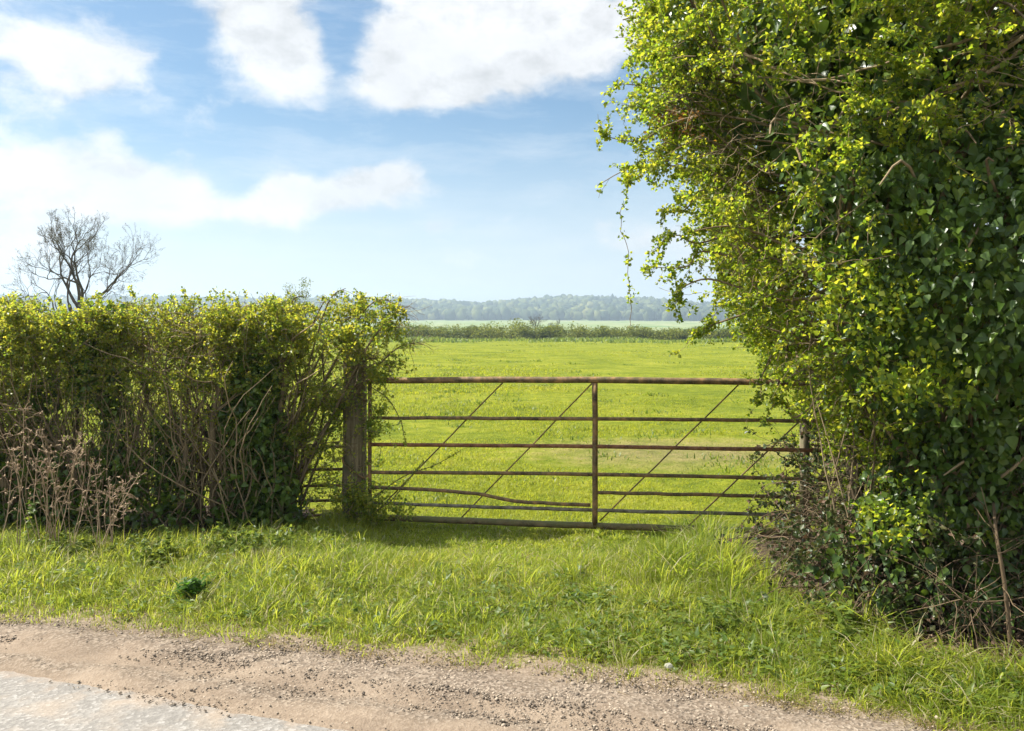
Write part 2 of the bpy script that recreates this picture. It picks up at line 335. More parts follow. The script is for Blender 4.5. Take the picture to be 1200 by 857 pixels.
# verge: from the dirt to the gate and hedges; tufts of blades plus a short turf between them
def verge_ok(x, y):
    return (y < np.where(x < -1.55, 6.52+.06*vn2(np.stack([x, y], 1)), 7.2)) & (y > eg(x)-.10+.05*vn2(np.stack([x, y], 1))) & ~((x > 1.5) & (y > np.interp(x, [1.5, 1.6, 1.72, 2.04, 2.32, 4], [6.3, 5.25, 4.40, 4.06, 3.92, 3.4])+.06*vn2(np.stack([x, y], 1))))
def verge_h(x, y):
    e = y-eg(x); right = sstep(.55, 1.4, x-.35*(5.2-y))*sstep(4.1, 4.6, y); brink = sstep(1.5, 1.75, x)*sstep(4.9, 4.2, y); left = sstep(5.3, 6.2, y)*sstep(-1., -1.8, x)
    h = .045+.05*sstep(-.05, .45, e)+.075*right+.015*left+.035*brink
    return h*(1-.70*sstep(5.5, 6.2, y)*sstep(-1.25, -.8, x)*sstep(1.55, 1.1, x)), right+brink
g = Geo()
N = 130000; x = R.uniform(-5.2, 3.4, N); y = eg(x)-.12+R.rand(N)*3.3; k = verge_ok(x, y); x, y = x[k], y[k]; h, rt = verge_h(x, y)
blades(g, x, y, h*R.uniform(.4, 1., len(x)), R.uniform(.0026, .0055, len(x)), .75, None, 3)
NT_ = 6200; x = R.uniform(-5.2, 3.4, NT_); y = eg(x)-.08+R.rand(NT_)*3.2; k = verge_ok(x, y) & (R.rand(NT_) < .8+.3*vn(np.stack([x, y], 1))); x, y = x[k], y[k]; h, rt = verge_h(x, y)
m = 26; n = len(x); rad = np.repeat(R.uniform(.02, .06, n), m); th = np.repeat(h*np.clip(R.normal(1.25, .38, n), .5, 2.2), m); lw = np.repeat(R.uniform(.0028, .0066, n)*(1+.45*rt), m)
X_ = np.repeat(x, m)+R.normal(size=n*m)*rad; Y_ = np.repeat(y, m)+R.normal(size=n*m)*rad
tl = np.repeat(R.normal(size=(n, 3))*[.8, .8, 0], m, 0)+np.stack([X_-np.repeat(x, m), Y_-np.repeat(y, m), 0*X_], 1)/rad[:, None]*.6
k = Y_ > eg(X_)-.14; blades(g, X_[k], Y_[k], (th*R.uniform(.6, 1.15, n*m))[k], (lw*R.uniform(.75, 1.25, n*m))[k], np.repeat(R.uniform(.5, 1.15, n), m)[k], tl[k], 4)
tag(g.build('verge_grass', M['grass']), 'lush bright green roadside grass growing between the dirt edge and the gate', 'grass', kind='stuff')
g = Geo(); n = 2300; x = np.where(R.rand(n) < .55, R.uniform(.3, 2.6, n), R.uniform(-4.5, .5, n)); y = eg(x)+.12+R.rand(n)*2.; k = verge_ok(x, y) & (R.rand(n) < .6+.5*make_noise(1.3, 27, dim=2)(np.stack([x, y], 1))) & ~((x > -1.1) & (x < 1.2) & (y > 5.4)); x, y = x[k], y[k]
m = 9; n = len(x); hh, _ = verge_h(x, y); c = np.repeat(np.stack([x, y, zg(x, y)+hh*.45], 1), m, 0)+R.normal(size=(n*m, 3))*[.035, .035, .02]
leaf(g, c, rnd(n*m)*[1, 1, .3]+[0, 0, .25], rnd(n*m)*.5+[0, 0, 1], np.repeat(R.uniform(.022, .06, n), m)*R.uniform(.6, 1.2, n*m), np.repeat(R.uniform(.012, .03, n), m), .15, 1)
tag(g.build('verge_weeds', M['weed']), 'low broad leaved weeds mixed through the roadside grass', 'weeds', kind='stuff')
g = Geo(); n = 2200; x = np.concatenate([R.normal(-1.72, .22, n//5), R.uniform(-4.5, 2.2, n-n//5)]); y = np.concatenate([R.normal(5.75, .14, n//5), eg(x[n//5:])+R.rand(n-n//5)*1.9]); k = verge_ok(x, y); x, y = x[k], y[k]
blades(g, x, y, R.uniform(.05, .13, len(x)), R.uniform(.003, .006, len(x)), 1.4, None, 4)
tag(g.build('dead_thatch', M['drygrass']), 'flattened dead straw lying among the green verge grass', 'dead grass', kind='stuff')
# dry thatch along the dirt edge
N = 9000; x = R.uniform(-5, 3.5, N); y = eg(x)+R.normal(-.09, .06, N)
k = R.rand(N) < .55+.35*vn(np.stack([x, y], 1)); x, y = x[k], y[k]
g = Geo(); blades(g, x, y, R.uniform(.02, .075, len(x)), R.uniform(.003, .006, len(x)), .95, (.2, -.5, 0), 3)
tag(g.build('dry_grass', M['drygrass']), 'dry straw coloured grass fringe along the sandy road edge', 'grass', kind='stuff')
# field
def field(n, y0, y1, hs, ws, wedge, xm=2.):
    t = R.rand(n); y = y0*(y1/y0)**t; x = R.uniform(-1, 1, n)*(wedge*y+xm)
    m = make_noise(.9, 31, dim=2)(np.stack([x, y], 1)); m2 = make_noise(.22, 32, dim=2)(np.stack([x, y], 1))
    k = (R.rand(n) < .75+.3*m) & ~((((x-2.4)/2.6)**2+((y-11)/1.6)**2 < 1) & (R.rand(n) < .85))
    x, y, m, m2 = x[k], y[k], m[k], m2[k]; sc = (y/y0)
    g = Geo(); blades(g, x, y, hs*np.clip(1+.35*m+.3*m2, .35, 2.2)*R.uniform(.6, 1.3, len(x)), ws*R.uniform(.7, 1.3, len(x))*sc**.6, .95, None, 3); return g
g = field(170000, 6.9, 24, .040, .0065, .62)
g2 = field(120000, 20, 118, .05, .026, .62)
for v in g2.v: pass
for a in g2.f: g.f.append(a+g.n)
g.v += g2.v; g.n += g2.n
tag(g.build('field_grass', M['fgrass']), 'bright yellow green pasture grass filling the field behind the gate', 'grass', kind='stuff')
# rough clumps in the field (dark tufts) 
g = Geo(); nt = 420
nt = 240; ty = 8*(118/8)**R.rand(nt); tx = R.uniform(-.6, .6, nt)*ty
for a, b in zip(tx, ty):
    r = .06+.0045*b+R.rand()*.14; n = 46
    blades(g, a+R.normal(size=n)*r, b+R.normal(size=n)*r, (.06+.0012*b)*R.uniform(.6, 1.3, n), .009*R.uniform(.8, 1.3, n)*(1+b/14.), .95)
tag(g.build('grass_tufts', leafmat('tuft_blade', [(.2, (.05, .09, .012)), (.9, (.12, .155, .02))], [(.2, (.14, .23, .015)), (.9, (.32, .38, .02))], .45)), 'darker green rough grass tufts dotted over the pasture', 'grass', kind='stuff')
# rough green weeds in front of the far hedge
g = Geo(); n = 26000; y = R.uniform(100, 125, n); x = R.uniform(-70, 80, n); mm = make_noise(.35, 41, dim=2)(np.stack([x, y], 1))
k = R.rand(n) < .5+.5*mm; x, y, mm = x[k], y[k], mm[k]
blades(g, x, y, .35*np.clip(1+.6*mm, .3, 2.4)*R.uniform(.6, 1.2, len(x)), .16*R.uniform(.7, 1.3, len(x)), .5)
tag(g.build('rough_growth', M['weed']), 'band of coarse green growth at the far edge of the field', 'ground cover', kind='stuff')

def soil(name, pts, seed):
    r_ = make_noise(6, seed, dim=2); P = []
    for (xa, ya, yb) in pts: P.append([(xa, ya+(yb-ya)*k/11.) for k in range(12)])
    P = np.array(P); z = zg(P[..., 0], P[..., 1])+.006+.012*np.abs(r_(P)); g = Geo(); g.add(np.concatenate([P, z[..., None]], -1).reshape(-1, 3), grid_faces(12, len(pts))); return g
def soilmat():
    m, t = newmat('leaf_mould'); n1 = t.noise(9, 5, .65); n2 = t.noise(60, 4, .7)
    col = t.ramp(t.m('ADD', t.m('MULTIPLY', n1, .5), t.m('MULTIPLY', n2, .5)), [(.35, (.03, .022, .015)), (.5, (.07, .05, .034)), (.65, (.16, .115, .075))])
    bp = t.n('ShaderNodeBump', {'Strength': .9, 'Distance': .02, 'Height': n2}); p = t.n('ShaderNodeBsdfPrincipled', {'Base Color': col, 'Roughness': .95, 'Specular IOR Level': .1, 'Normal': bp.outputs[0]})
    t.n('ShaderNodeOutputMaterial', {'Surface': p.outputs[0]}); return m
SM = soilmat()
def mid(xs_, lo, hi): return [(x, float(np.interp(x, *lo)), float(np.interp(x, *hi))) for x in xs_]
gg = soil('soil', mid(np.arange(1.55, 5, .1), ([1.5, 1.6, 1.72, 2.04, 2.32, 5], [6.1, 5.15, 4.3, 3.96, 3.84, 3.0]), ([1.5, 5], [6.6, 6.6])), 3); struct(gg.build('soil', SM, smooth=True))
gg = soil('soil', mid(np.arange(-8.5, -1.6, .1), ([-9, -1.6], [6.50, 6.42]), ([-9, -1.6], [7.6, 7.4])), 4); struct(gg.build('soil', SM, smooth=True))
n = 5200; x = R.uniform(1.5, 4, n); lo = np.interp(x, [1.5, 1.6, 1.72, 2.04, 2.32, 4], [6.1, 5.15, 4.3, 3.96, 3.84, 3.35]); y = lo+R.exponential(.35, n)-.08; gg = Geo()
q = np.stack([x, y, zg(x, y)+.02+.03*R.rand(n)], 1); leaf(gg, q, rnd(n)*[1, 1, .35], rnd(n)*.5+[0, 0, 1], .035*R.uniform(.5, 1.4, n), .024*R.uniform(.5, 1.3, n), .3)
tag(gg.build('leaf_litter', leafmat('dead_leaf', [(.2, (.07, .045, .028)), (.6, (.17, .11, .07)), (.9, (.30, .21, .14))], [(.2, (.1, .05, .02)), (.9, (.25, .16, .08))], .2, .6, .2)), 'brown dead leaf litter on the bare soil under the hawthorn and brambles', 'leaf litter', kind='stuff')

# ---------------------------------------------------------------- gravel and stones
def ico():
    t = (1+5**.5)/2; v = np.array([(-1, t, 0), (1, t, 0), (-1, -t, 0), (1, -t, 0), (0, -1, t), (0, 1, t), (0, -1, -t), (0, 1, -t), (t, 0, -1), (t, 0, 1), (-t, 0, -1), (-t, 0, 1)], float)
    f = np.array([(0, 11, 5), (0, 5, 1), (0, 1, 7), (0, 7, 10), (0, 10, 11), (1, 5, 9), (5, 11, 4), (11, 10, 2), (10, 7, 6), (7, 1, 8), (3, 9, 4), (3, 4, 2), (3, 2, 6), (3, 6, 8), (3, 8, 9), (4, 9, 5), (2, 4, 11), (6, 2, 10), (8, 6, 7), (9, 8, 1)])
    return norm(v), f
IV, IF = ico()
def sub(v, f):
    v = list(map(tuple, v)); c = {}; nf = []
    def mid(a, b):
        k = (min(a, b), max(a, b))
        if k not in c:
            q = np.array(v[a])+np.array(v[b]); v.append(tuple(q/np.linalg.norm(q))); c[k] = len(v)-1
        return c[k]
    for a, b, d in f: ab, bd, da = mid(a, b), mid(b, d), mid(d, a); nf += [(a, ab, da), (b, bd, ab), (d, da, bd), (ab, bd, da)]
    return np.array(v), np.array(nf)
IV2, IF2 = sub(IV, IF); IV3, IF3 = sub(IV2, IF2)
def blobs(g, c, r, iv=IV, iff=IF, rough=.25, sq=(1, 1, .7)):
    N = len(c); V = iv[None]*(1+R.uniform(-rough, rough, (N, len(iv), 1)))*np.asarray(r).reshape(N, 1, -1)*np.asarray(sq)*R.uniform(.75, 1.3, (N, 1, 3))
    a = R.uniform(0, 6.28, N); co, si = np.cos(a)[:, None], np.sin(a)[:, None]
    V = np.stack([V[..., 0]*co-V[..., 1]*si, V[..., 0]*si+V[..., 1]*co, V[..., 2]], -1)+c[:, None]
    g.add(V.reshape(-1, 3), (iff[None]+(np.arange(N)*len(iv))[:, None, None]).reshape(-1, 3))
N = 130000; x = R.uniform(-3.2, 2.2, N); rel = R.uniform(-.15, 1.02, N); y = er(x)+rel*(eg(x)-er(x))
band = np.exp(-((rel-.64)/.15)**2)+.75*np.exp(-((rel-.2)/.08)**2)+.16
k = R.rand(N) < band*.8*(.75+.4*make_noise(2.5, 51, dim=2)(np.stack([x, y], 1))); x, y = x[k], y[k]
r = .0018+.0055*R.rand(len(x))**4+.009*(R.rand(len(x)) > .994)*R.rand(len(x))
g = Geo(); blobs(g, np.stack([x, y, .022+r*.3], 1), r)
tag(g.build('gravel', M['gravel']), 'loose brown gravel strewn over the sandy road edge', 'gravel', kind='stuff')
def stone(u, v, r, label, seed):
    Yd = 1600/(v-VH); c = at(u, v, Yd); g = Geo(); blobs(g, np.zeros((1, 3)), [r], IV3, IF3, .1, (1.25, .9, .75))
    o = g.build('stone', M['white_stone'], smooth=False); o.location = (c[0], c[1], .03); tag(o, label, 'stone')
stone(784, 789, .021, 'larger pale rounded stone half hidden in grass at the edge of the dirt', 1)
stone(874, 838, .013, 'small white pebble lying on the sandy dirt', 2)

# ---------------------------------------------------------------- gate
groot_l = at(433, 608, 7.0); g_r = at(1012, 630, 6.38); gx0, gy0 = groot_l[0], 7.0
gate_dir = np.array([g_r[0]-gx0, 6.38-7.0])
def gy(u):   # depth on the gate plane for photo column u
    k = (u-600)/F; dx, dy = gate_dir; t = (k*gy0-gx0)/(dx-k*dy); return gy0+t*dy
def G(u, v): return at(u, v, gy(u))
gate = empty('field_gate', (gx0, gy0, 0), 'long rusty brown tubular steel field gate with diagonal rods and one bent rail', 'gate')
def gtube(name, uv, r, mat, K=24, S=12, off=0., wob=.0012, parent=gate):
    P = curve([G(*q) for q in uv], K); P[:, 1] += off; P[1:-1] += R.normal(size=(K-2, 3))*wob
    g = Geo(); tubes(g, P[None], r*(1+R.normal(size=(1, K))*.015), S); return part(g, name, mat, parent, True)
gtube('rail', [(430, 446), (697, 445.5), (1012, 449.5)], .0255, M['rust'])
gtube('rail', [(434, 490), (697, 491), (1012, 494)], .0145, M['rust'])
gtube('rail', [(434, 521), (697, 523.5), (1012, 529)], .0155, M['rustred'])
gtube('rail', [(434, 553.5), (697, 556), (1012, 563)], .015, M['rust'])
o = gtube('rail', [(434, 571), (500, 574), (560, 579), (600, 587), (640, 590), (692, 592)], .0145, M['rust']); o['label'] = 'bent rail sagging toward the middle upright'
gtube('rail', [(700, 577.5), (850, 580.5), (1012, 586)], .014, M['rust'])
gtube('rail', [(434, 589), (560, 594), (697, 598), (1012, 606)], .014, M['rustgrey'])
gtube('rail', [(430, 606), (560, 611), (697, 616.5), (842, 621), (1012, 628)], .0265, M['rustmoss'])
gtube('upright', [(433.5, 442), (433.5, 611)], .016, M['rust'], 8)
gtube('upright', [(697, 449), (697, 616)], .022, M['rust'], 8, off=-.004)
gtube('upright', [(1010, 449), (1010, 628)], .018, M['rust'], 8)
for a, b in (((589, 449), (438, 603)), ((694.5, 449), (537, 611)), ((866, 451), (703, 611)), ((983, 451), (807, 617))):
    gtube('diagonal_brace', [a, b], .0062, M['rust'], 8, 6, off=.012)
for u in (560, 640, 760, 830):   # weld lumps
    pass
for v in (470, 588):
    g = Geo(); c = G(433, v); tubes(g, np.array([[c+[-.085, .04, 0], c+[-.03, .012, 0], c+[.02, 0, 0]]]), .012, 8); part(g, 'hinge', M['rust'], gate)
# wooden post with weathered top
post = empty('gate_post', (*at(415, 600, 7.1)[:2], 0), 'thick square weathered wooden post beside the hinge end of the gate, wrapped in hawthorn', 'post')
g = Geo(); c = at(415.5, 412, 7.1); zt = c[2]; n = 14
rings = []
for k in range(n):
    t = k/(n-1.); hw = .088*(1+.02*math.sin(5*t)); ring = np.array([[-hw, -hw*.85], [0, -hw], [hw*.9, -hw*.92], [hw, 0], [hw*.92, hw*.9], [0, hw], [-hw*.95, hw*.93], [-hw, 0]])
    rings.append(np.concatenate([ring+R.normal(size=ring.shape)*.0025+[c[0]+.01*t, c[1]], np.full((8, 1), -.15+(zt+.15)*t)+(R.normal(size=(8, 1))*.012 if k == n-1 else 0)], 1))
V = np.concatenate(rings+[np.array([[c[0]+.01, c[1], zt+.012]])])
f = np.array([[i+8*j, (i+1) % 8+8*j, (i+1) % 8+8*j+8, i+8*j+8] for j in range(n-1) for i in range(8)]); ft = np.array([[8*(n-1)+i, 8*(n-1)+(i+1) % 8, 8*n] for i in range(8)])
g.add(V, f, ft); part(g, 'timber', M['wood'], post)
g = Geo(); tubes(g, curve([at(401.5, 536, 6.99), at(404, 545, 6.99), at(427, 561, 6.99), at(430, 556, 7.0)], 8)[None], .008, 6); part(g, 'hinge_strap', M['rust'], post)
# latch stake at the right end
c = at(943, 560, 6.72); stake = empty('wooden_stake', (c[0], c[1], 0), 'dark wooden stake behind the latch end of the gate', 'stake')
g = Geo(); box_geo(g, (c[0], c[1], (1.6-.109*6.72)/2-.05), (.065, .06, 1.6-.109*6.72+.1), .2, .01); part(g, 'timber', M['wood'], stake)
# metal hurdle closing the gap left of the post
hurdle = empty('metal_hurdle', (*at(330, 600, 7.2)[:2], 0), 'short dark metal rail fence filling the gap between the hedge and wooden post', 'fence')
for v in (524, 550.5, 569.5, 587, 605):
    g = Geo(); tubes(g, curve([at(322, v+1, 7.25), at(365, v, 7.22), at(404, v-.5, 7.2)], 8)[None], .0125 if v < 600 else .018, 8); part(g, 'rail', M['rust'], hurdle, True)
g = Geo(); tubes(g, np.array([[at(324, 515, 7.25), at(324, 612, 7.25)]]), .016, 8); part(g, 'upright', M['rust'], hurdle, True)

# ---------------------------------------------------------------- left hedge
hn = make_noise(2.6, 61); hn2 = make_noise(9, 62); htop = make_noise(3, 63, dim=1)
hy = lambda x: 6.90+.03*(-2-x)          # centre line of the hedge
hedge = empty('hawthorn_hedge', (-4.4, 7.25, 0), 'long clipped hawthorn hedge, leafy yellow green on top and bare and twiggy below', 'hedge')
XL, XR = -8.0, -1.75
gs = Geo()                                # main stems
ns = 62; sx = np.sort(R.uniform(XL, XR, ns)); st = np.stack([sx, hy(sx)+R.uniform(-.16, .24, ns), np.full(ns, -.05)], 1)
P = walk(st, np.array([0, 0, 1.])+R.normal(size=(ns, 3))*.18, R.uniform(1.15, 1.6, ns), 10, .13, 0, .12)
rr = R.uniform(.014, .042, ns)[:, None]*np.array([1.2, 1.05, 1, .92, .84, .74, .62, .48, .32, .12])[None]*(1+.08*R.normal(size=(ns, 10))); tubes(gs, P, rr, 7)
part(gs, 'stem', M['bark'], hedge, True)
gt = Geo()
c, tan, _ = sample_on(P, 900, .12)        # secondary branches
B1 = walk(c, tan*.5+rnd(900)*.8+[0, 0, .5], R.uniform(.3, .8, 900), 7, .25, 0, .1); B1 = B1[B1[:, :, 2].max(1) < 1.84]; tubes(gt, B1, R.uniform(.003, .009, len(B1))[:, None]*np.linspace(1, .4, 7), 4, False)
n = 1500; c = np.stack([R.uniform(XL, XR-.05, n), np.zeros(n), R.rand(n)*.5], 1); c[:, 1] = hy(c[:, 0])+R.uniform(-.36, .34, n)
U = walk(c, np.array([0, 0, 1.])+R.normal(size=(n, 3))*.3, R.uniform(.4, 1.25, n), 8, .2, 0, .05); U = U[U[:, :, 2].max(1) < 1.8]; tubes(gt, U, R.uniform(.0025, .0075, len(U))[:, None]*np.linspace(1, .4, 8), 4, False)
def in_hedge(q):
    return (np.abs(q[:, 1]-hy(q[:, 0])) < .38+.08*hn(q)) & (q[:, 2] < 1.795+.05*htop(q[:, :1])+.035*hn2(q)+.02*R.normal(size=len(q))) & (q[:, 2] > .05) & (q[:, 0] < XR+.15)
n = 6200; c = np.stack([R.uniform(XL, XR, n), np.zeros(n), 1.85*R.rand(n)**.55], 1); c[:, 1] = hy(c[:, 0])+R.uniform(-.38, .34, n)
out = np.stack([0*c[:, 0], np.sign(c[:, 1]-hy(c[:, 0]))*.5, .4+0*c[:, 0]], 1)
T = walk(c, rnd(n)+out, R.uniform(.12, .42, n), 6, .4, 0, .05); ok = in_hedge(T[:, 3]); T = T[ok]
tubes(gt, T, R.uniform(.0014, .0035, len(T))[:, None]*np.linspace(1, .5, 6), 3, False)
n = 3600; c = np.stack([R.uniform(XL, XR, n), np.zeros(n), R.uniform(1.35, 1.78, n)], 1); c[:, 1] = hy(c[:, 0])+R.uniform(-.38, .34, n)
T3 = walk(c, rnd(n)+[0, 0, .5], R.uniform(.1, .26, n), 6, .4, 0, .05); T3 = T3[in_hedge(T3[:, 3])]
tubes(gt, T3, R.uniform(.0012, .003, len(T3))[:, None]*np.linspace(1, .5, 6), 3, False); T = np.concatenate([T, T3])
n = 260; c = np.stack([R.uniform(XL, XR, n), np.zeros(n), R.uniform(1.68, 1.84, n)], 1); c[:, 1] = hy(c[:, 0])+R.uniform(-.33, .33, n)
S1 = walk(c, rnd(n)*.5+[0, 0, 1.2], R.uniform(.04, .13, n), 5, .2); tubes(gt, S1, .0014, 3, False)
part(gt, 'twig', M['twig'], hedge)
gl = Geo()
c, tan, _ = sample_on(T, 82000, .2)
pr = np.clip((sstep(.45, 1.25, c[:, 2])*.60+.14+.35*sstep(1.4, 1.7, c[:, 2]))*(1+.65*hn(c)+.35*hn2(c)), 0, 1)
gap = ((c[:, 0] > -3.35) & (c[:, 0] < -2.35) & (c[:, 2] < 1.1) & (c[:, 2] > .3)); pr = np.where(gap, pr*.35, pr)
k = (R.rand(len(c)) < pr) & in_hedge(c); clusters(gl, c[k], tan[k], 4, .025, .0195, .014, .45)
c, tan, _ = sample_on(S1, 900, .1); clusters(gl, c, tan, 4, .026, .02, .008, .4)
part(gl, 'foliage', M['hawdull'], hedge)
# ivy inside the foot of the hedge and up two trunks
ivyl = empty('ivy_plant', (-3., 6.9, 0), 'dark glossy ivy creeping over the foot and old trunks of the clipped hedge', 'ivy')
gl = Geo()
n = 5200; c = np.stack([R.uniform(-6.5, -1.7, n), np.zeros(n), .62*R.rand(n)**1.3], 1); c[:, 1] = hy(c[:, 0])+R.uniform(-.36, .34, n)
k = R.rand(n) < .5+.5*hn(c*.8); clusters(gl, c[k], rnd(k.sum()), 3, .055, .05, .03, .5, 1, .3)
for (tx, z0, z1, rad, n) in ((-1.98, 0, 1.42, .19, 1500), (-2.2, 0, 1.0, .2, 800), (-3.3, 1.0, 1.78, .16, 520), (-3.15, .2, 1.3, .12, 400), (-3.75, .2, 1.2, .14, 420), (-2.75, .1, .9, .14, 420)):
    a = R.uniform(0, 6.28, n); r_ = rad*np.sqrt(R.rand(n)); z = R.uniform(z0, z1, n)
    clusters(gl, np.stack([tx+r_*np.cos(a)+.06*np.sin(z*4), hy(np.array([tx]))[0]-.1+r_*np.sin(a), z], 1), rnd(n), 2, .05, .046, .02, .5, 1, .3)
part(gl, 'leaves', M['ivy'], ivyl)
g = Geo(); n = 60; c = np.stack([R.uniform(-5.5, -1.8, n), 6.75+R.uniform(-.2, .4, n), 0*R.rand(n)], 1); tubes(g, walk(c, np.array([0, 0, 1.])+rnd(n)*.5, R.uniform(.5, 1.2, n), 8, .25), .004, 4, False); part(g, 'vine', M['twig'], ivyl)

# hawthorn bush around the post
bush = empty('hawthorn_bush', (-1.86, 7.0, 0), 'loose sprawling hawthorn bush arching over the wooden post at the gate hinge', 'bush')
gs = Geo(); gt = Geo(); gl = Geo()
root = np.array([-1.9, 7.0, -.05]); tips = []
for (u, v, yy) in ((405, 338, 6.95), (455, 352, 6.9), (470, 385, 6.85), (488, 402, 6.8), (360, 348, 7.05), (430, 365, 7.2), (345, 400, 6.75), (380, 470, 6.8), (440, 420, 6.75), (460, 430, 6.9), (400, 395, 6.8), (385, 350, 7.2), (350, 520, 6.85), (420, 400, 6.8), (475, 365, 7.0)):
    e = at(u, v, yy); q = [root+R.normal(size=3)*[.1, .12, 0], root*.6+e*.4+R.normal(size=3)*.08+[0, 0, .25], e*.75+root*.25+[0, 0, .35]+R.normal(size=3)*.05, e]
    q = [q[0], q[1], .5*q[2]+.5*(e+np.array([-.15, 0, -.12])), e]; tips.append(curve(q, 14))
TP = np.array(tips); tubes(gs, TP, np.linspace(.013, .003, 14)[None], 5, False)
sp = [curve([at(432, 452, 6.9), at(455, 468, 6.8), at(470, 495, 6.75), at(475, 522, 6.72)], 14), curve([at(430, 590, 6.9), at(470, 560, 6.85), at(510, 545, 6.85), at(540, 528, 6.86)], 14), curve([at(425, 605, 6.9), at(455, 590, 6.8), at(480, 560, 6.86), at(497, 540, 6.86)], 14)]
tubes(gs, np.array(sp), np.linspace(.005, .002, 14)[None], 5, False)
part(gs, 'stem', M['bark'], bush, True)
c, tan, _ = sample_on(TP, 620, .35); T = walk(c, tan*.6+rnd(620), R.uniform(.12, .34, 620), 6, .35); T = T[T[:, :, 2].max(1) < np.where(T[:, 0, 0] < -1.5, 1.85, 1.93)]; tubes(gt, T, R.uniform(.0012, .003, len(T))[:, None]*np.linspace(1, .5, 6), 3, False)
n = 260; cc = np.stack([R.uniform(-1.9, -1.2, n), 6.9+R.uniform(-.15, .3, n), R.uniform(.05, 1.1, n)], 1); T2 = walk(cc, rnd(n)+[.3, 0, .3], R.uniform(.2, .5, n), 7, .35); tubes(gt, T2, R.uniform(.0014, .0035, n)[:, None]*np.linspace(1, .5, 7), 3, False)
part(gt, 'twig', M['twig'], bush)
c, tan, _ = sample_on(T, 5200, .1); pu = 600+c[:, 0]/c[:, 1]*1000; pv = 386-(c[:, 2]-1.6)/c[:, 1]*1000      # keep the face of the post open
k = (c[:, 2] > .5) & (R.rand(len(c)) < .7+.35*hn2(c)) & (c[:, 2] < np.where(c[:, 0] < -1.55, 1.79, 1.90)) & (c[:, 0] < -.88-.12*hn2(c)) & ~((np.abs(pu-417) < 13) & (pv > 425) & (c[:, 1] < 7.1) & (R.rand(len(c)) < .75)); clusters(gl, c[k], tan[k], 4, .028, .021, .012, .4)
c, tan, _ = sample_on(T2, 750, .2); clusters(gl, c, tan, 4, .028, .022, .012, .4)
for (u, v, yy, s, n) in ((418, 590, 6.86, .09, 260), (398, 470, 6.9, .05, 60), (435, 500, 6.9, .05, 60), (447, 480, 6.9, .04, 40), (440, 600, 6.85, .08, 130), (470, 600, 6.8, .05, 60)):
    c = at(u, v, yy)+R.normal(size=(n, 3))*s*[1, .6, 1]; clusters(gl, c, rnd(n), 4, .028, .021, .012, .4)
c, tan, _ = sample_on(np.array(sp), 90, .2); clusters(gl, c, tan, 2, .02, .014, .004, .4)
part(gl, 'foliage', M['hawdull'], bush)

# ---------------------------------------------------------------- right hand tree
PATH = np.array([(3.1, 8.2), (2.55, 7.3), (2.16, 6.5), (1.86, 5.7), (1.74, 5.1), (1.85, 4.65), (2.6, 4.22), (4.6, 3.6)])
PC = curve(PATH, 120); seg = np.linalg.norm(np.diff(PC, axis=0), axis=1); arc = np.concatenate([[0], np.cumsum(seg)])
tg = np.gradient(PC, axis=0); NRM = np.stack([tg[:, 1], -tg[:, 0]], 1); NRM = norm(NRM)
if NRM[30, 0] > 0: NRM = -NRM
ZK = [0, .3, .6, 1.0, 1.25, 1.63, 2.07, 2.62, 3.17, 3.7, 4.2, 4.7, 5.0]
OL = [.0, .08, -.06, -.22, .06, .30, .53, .66, .75, .78, .6, .1, -.4]
OF = [-.15, -.22, -.2, -.08, .05, .10, .16, .22, .26, .28, .2, -.1, -.5]
tn = make_noise(1.7, 71); tn2 = make_noise(5, 72); tn3 = make_noise(12, 73)
def shell(n, z0, z1, dmean, smin=0., smax=1., zpow=1.):
    s = R.uniform(smin, smax, n)*arc[-1]; z = z0+(z1-z0)*R.rand(n)**zpow
    x = np.interp(s, arc, PC[:, 0]); y = np.interp(s, arc, PC[:, 1]); nn = np.stack([np.interp(s, arc, NRM[:, 0]), np.interp(s, arc, NRM[:, 1])], 1); nn = norm(nn)
    o = np.interp(z, ZK, OL)*np.maximum(-nn[:, 0], 0)+np.interp(z, ZK, OF)*np.maximum(-nn[:, 1], 0)
    q = np.stack([x, y, z], 1); o = o+.10*tn(q)+.05*tn2(q)-R.exponential(dmean, n)
    q[:, :2] += nn*o[:, None]; return q, np.concatenate([nn, np.zeros((n, 1))], 1), s/arc[-1]
SF = arc[np.argmin(np.abs(PC[:, 0]-1.85)+np.abs(PC[:, 1]-4.65))]/arc[-1]      # corner where the front face begins
tree = empty('hawthorn_tree', (3., 5.6, 0), 'tall overgrown hawthorn with bright yellow green leaves overhanging the right end of the gate', 'tree')
g = Geo(); TR = []
for (x0, y0, x1, y1, z1, r) in ((2.6, 5.6, 2.0, 5.5, 4.2, .11), (3.0, 5.0, 2.9, 4.9, 4.4, .10), (2.2, 5.3, 1.9, 5.9, 3.3, .06), (2.3, 4.75, 2.35, 4.6, 3.0, .045), (3.8, 4.7, 3.9, 4.5, 4.3, .1), (2.2, 5.0, 1.9, 4.95, 2.6, .05)):
    TR.append(curve([(x0, y0, -.1), (x0*.7+x1*.3+R.normal()*.08, y0*.7+y1*.3, z1*.35), (x0*.3+x1*.7+R.normal()*.1, y0*.3+y1*.7, z1*.7), (x1, y1, z1)], 16))
    tubes(g, TR[-1][None], np.linspace(r, r*.3, 16)[None], 8)
part(g, 'trunk', M['bark'], tree, True)
TR = np.array(TR)
g = Geo(); n = 150
q, nn, s = shell(n, .9, 4.6, .05, 0, .9); src, _, _ = sample_on(TR, n, .2); src[:, 2] = np.minimum(src[:, 2], q[:, 2]-.1)
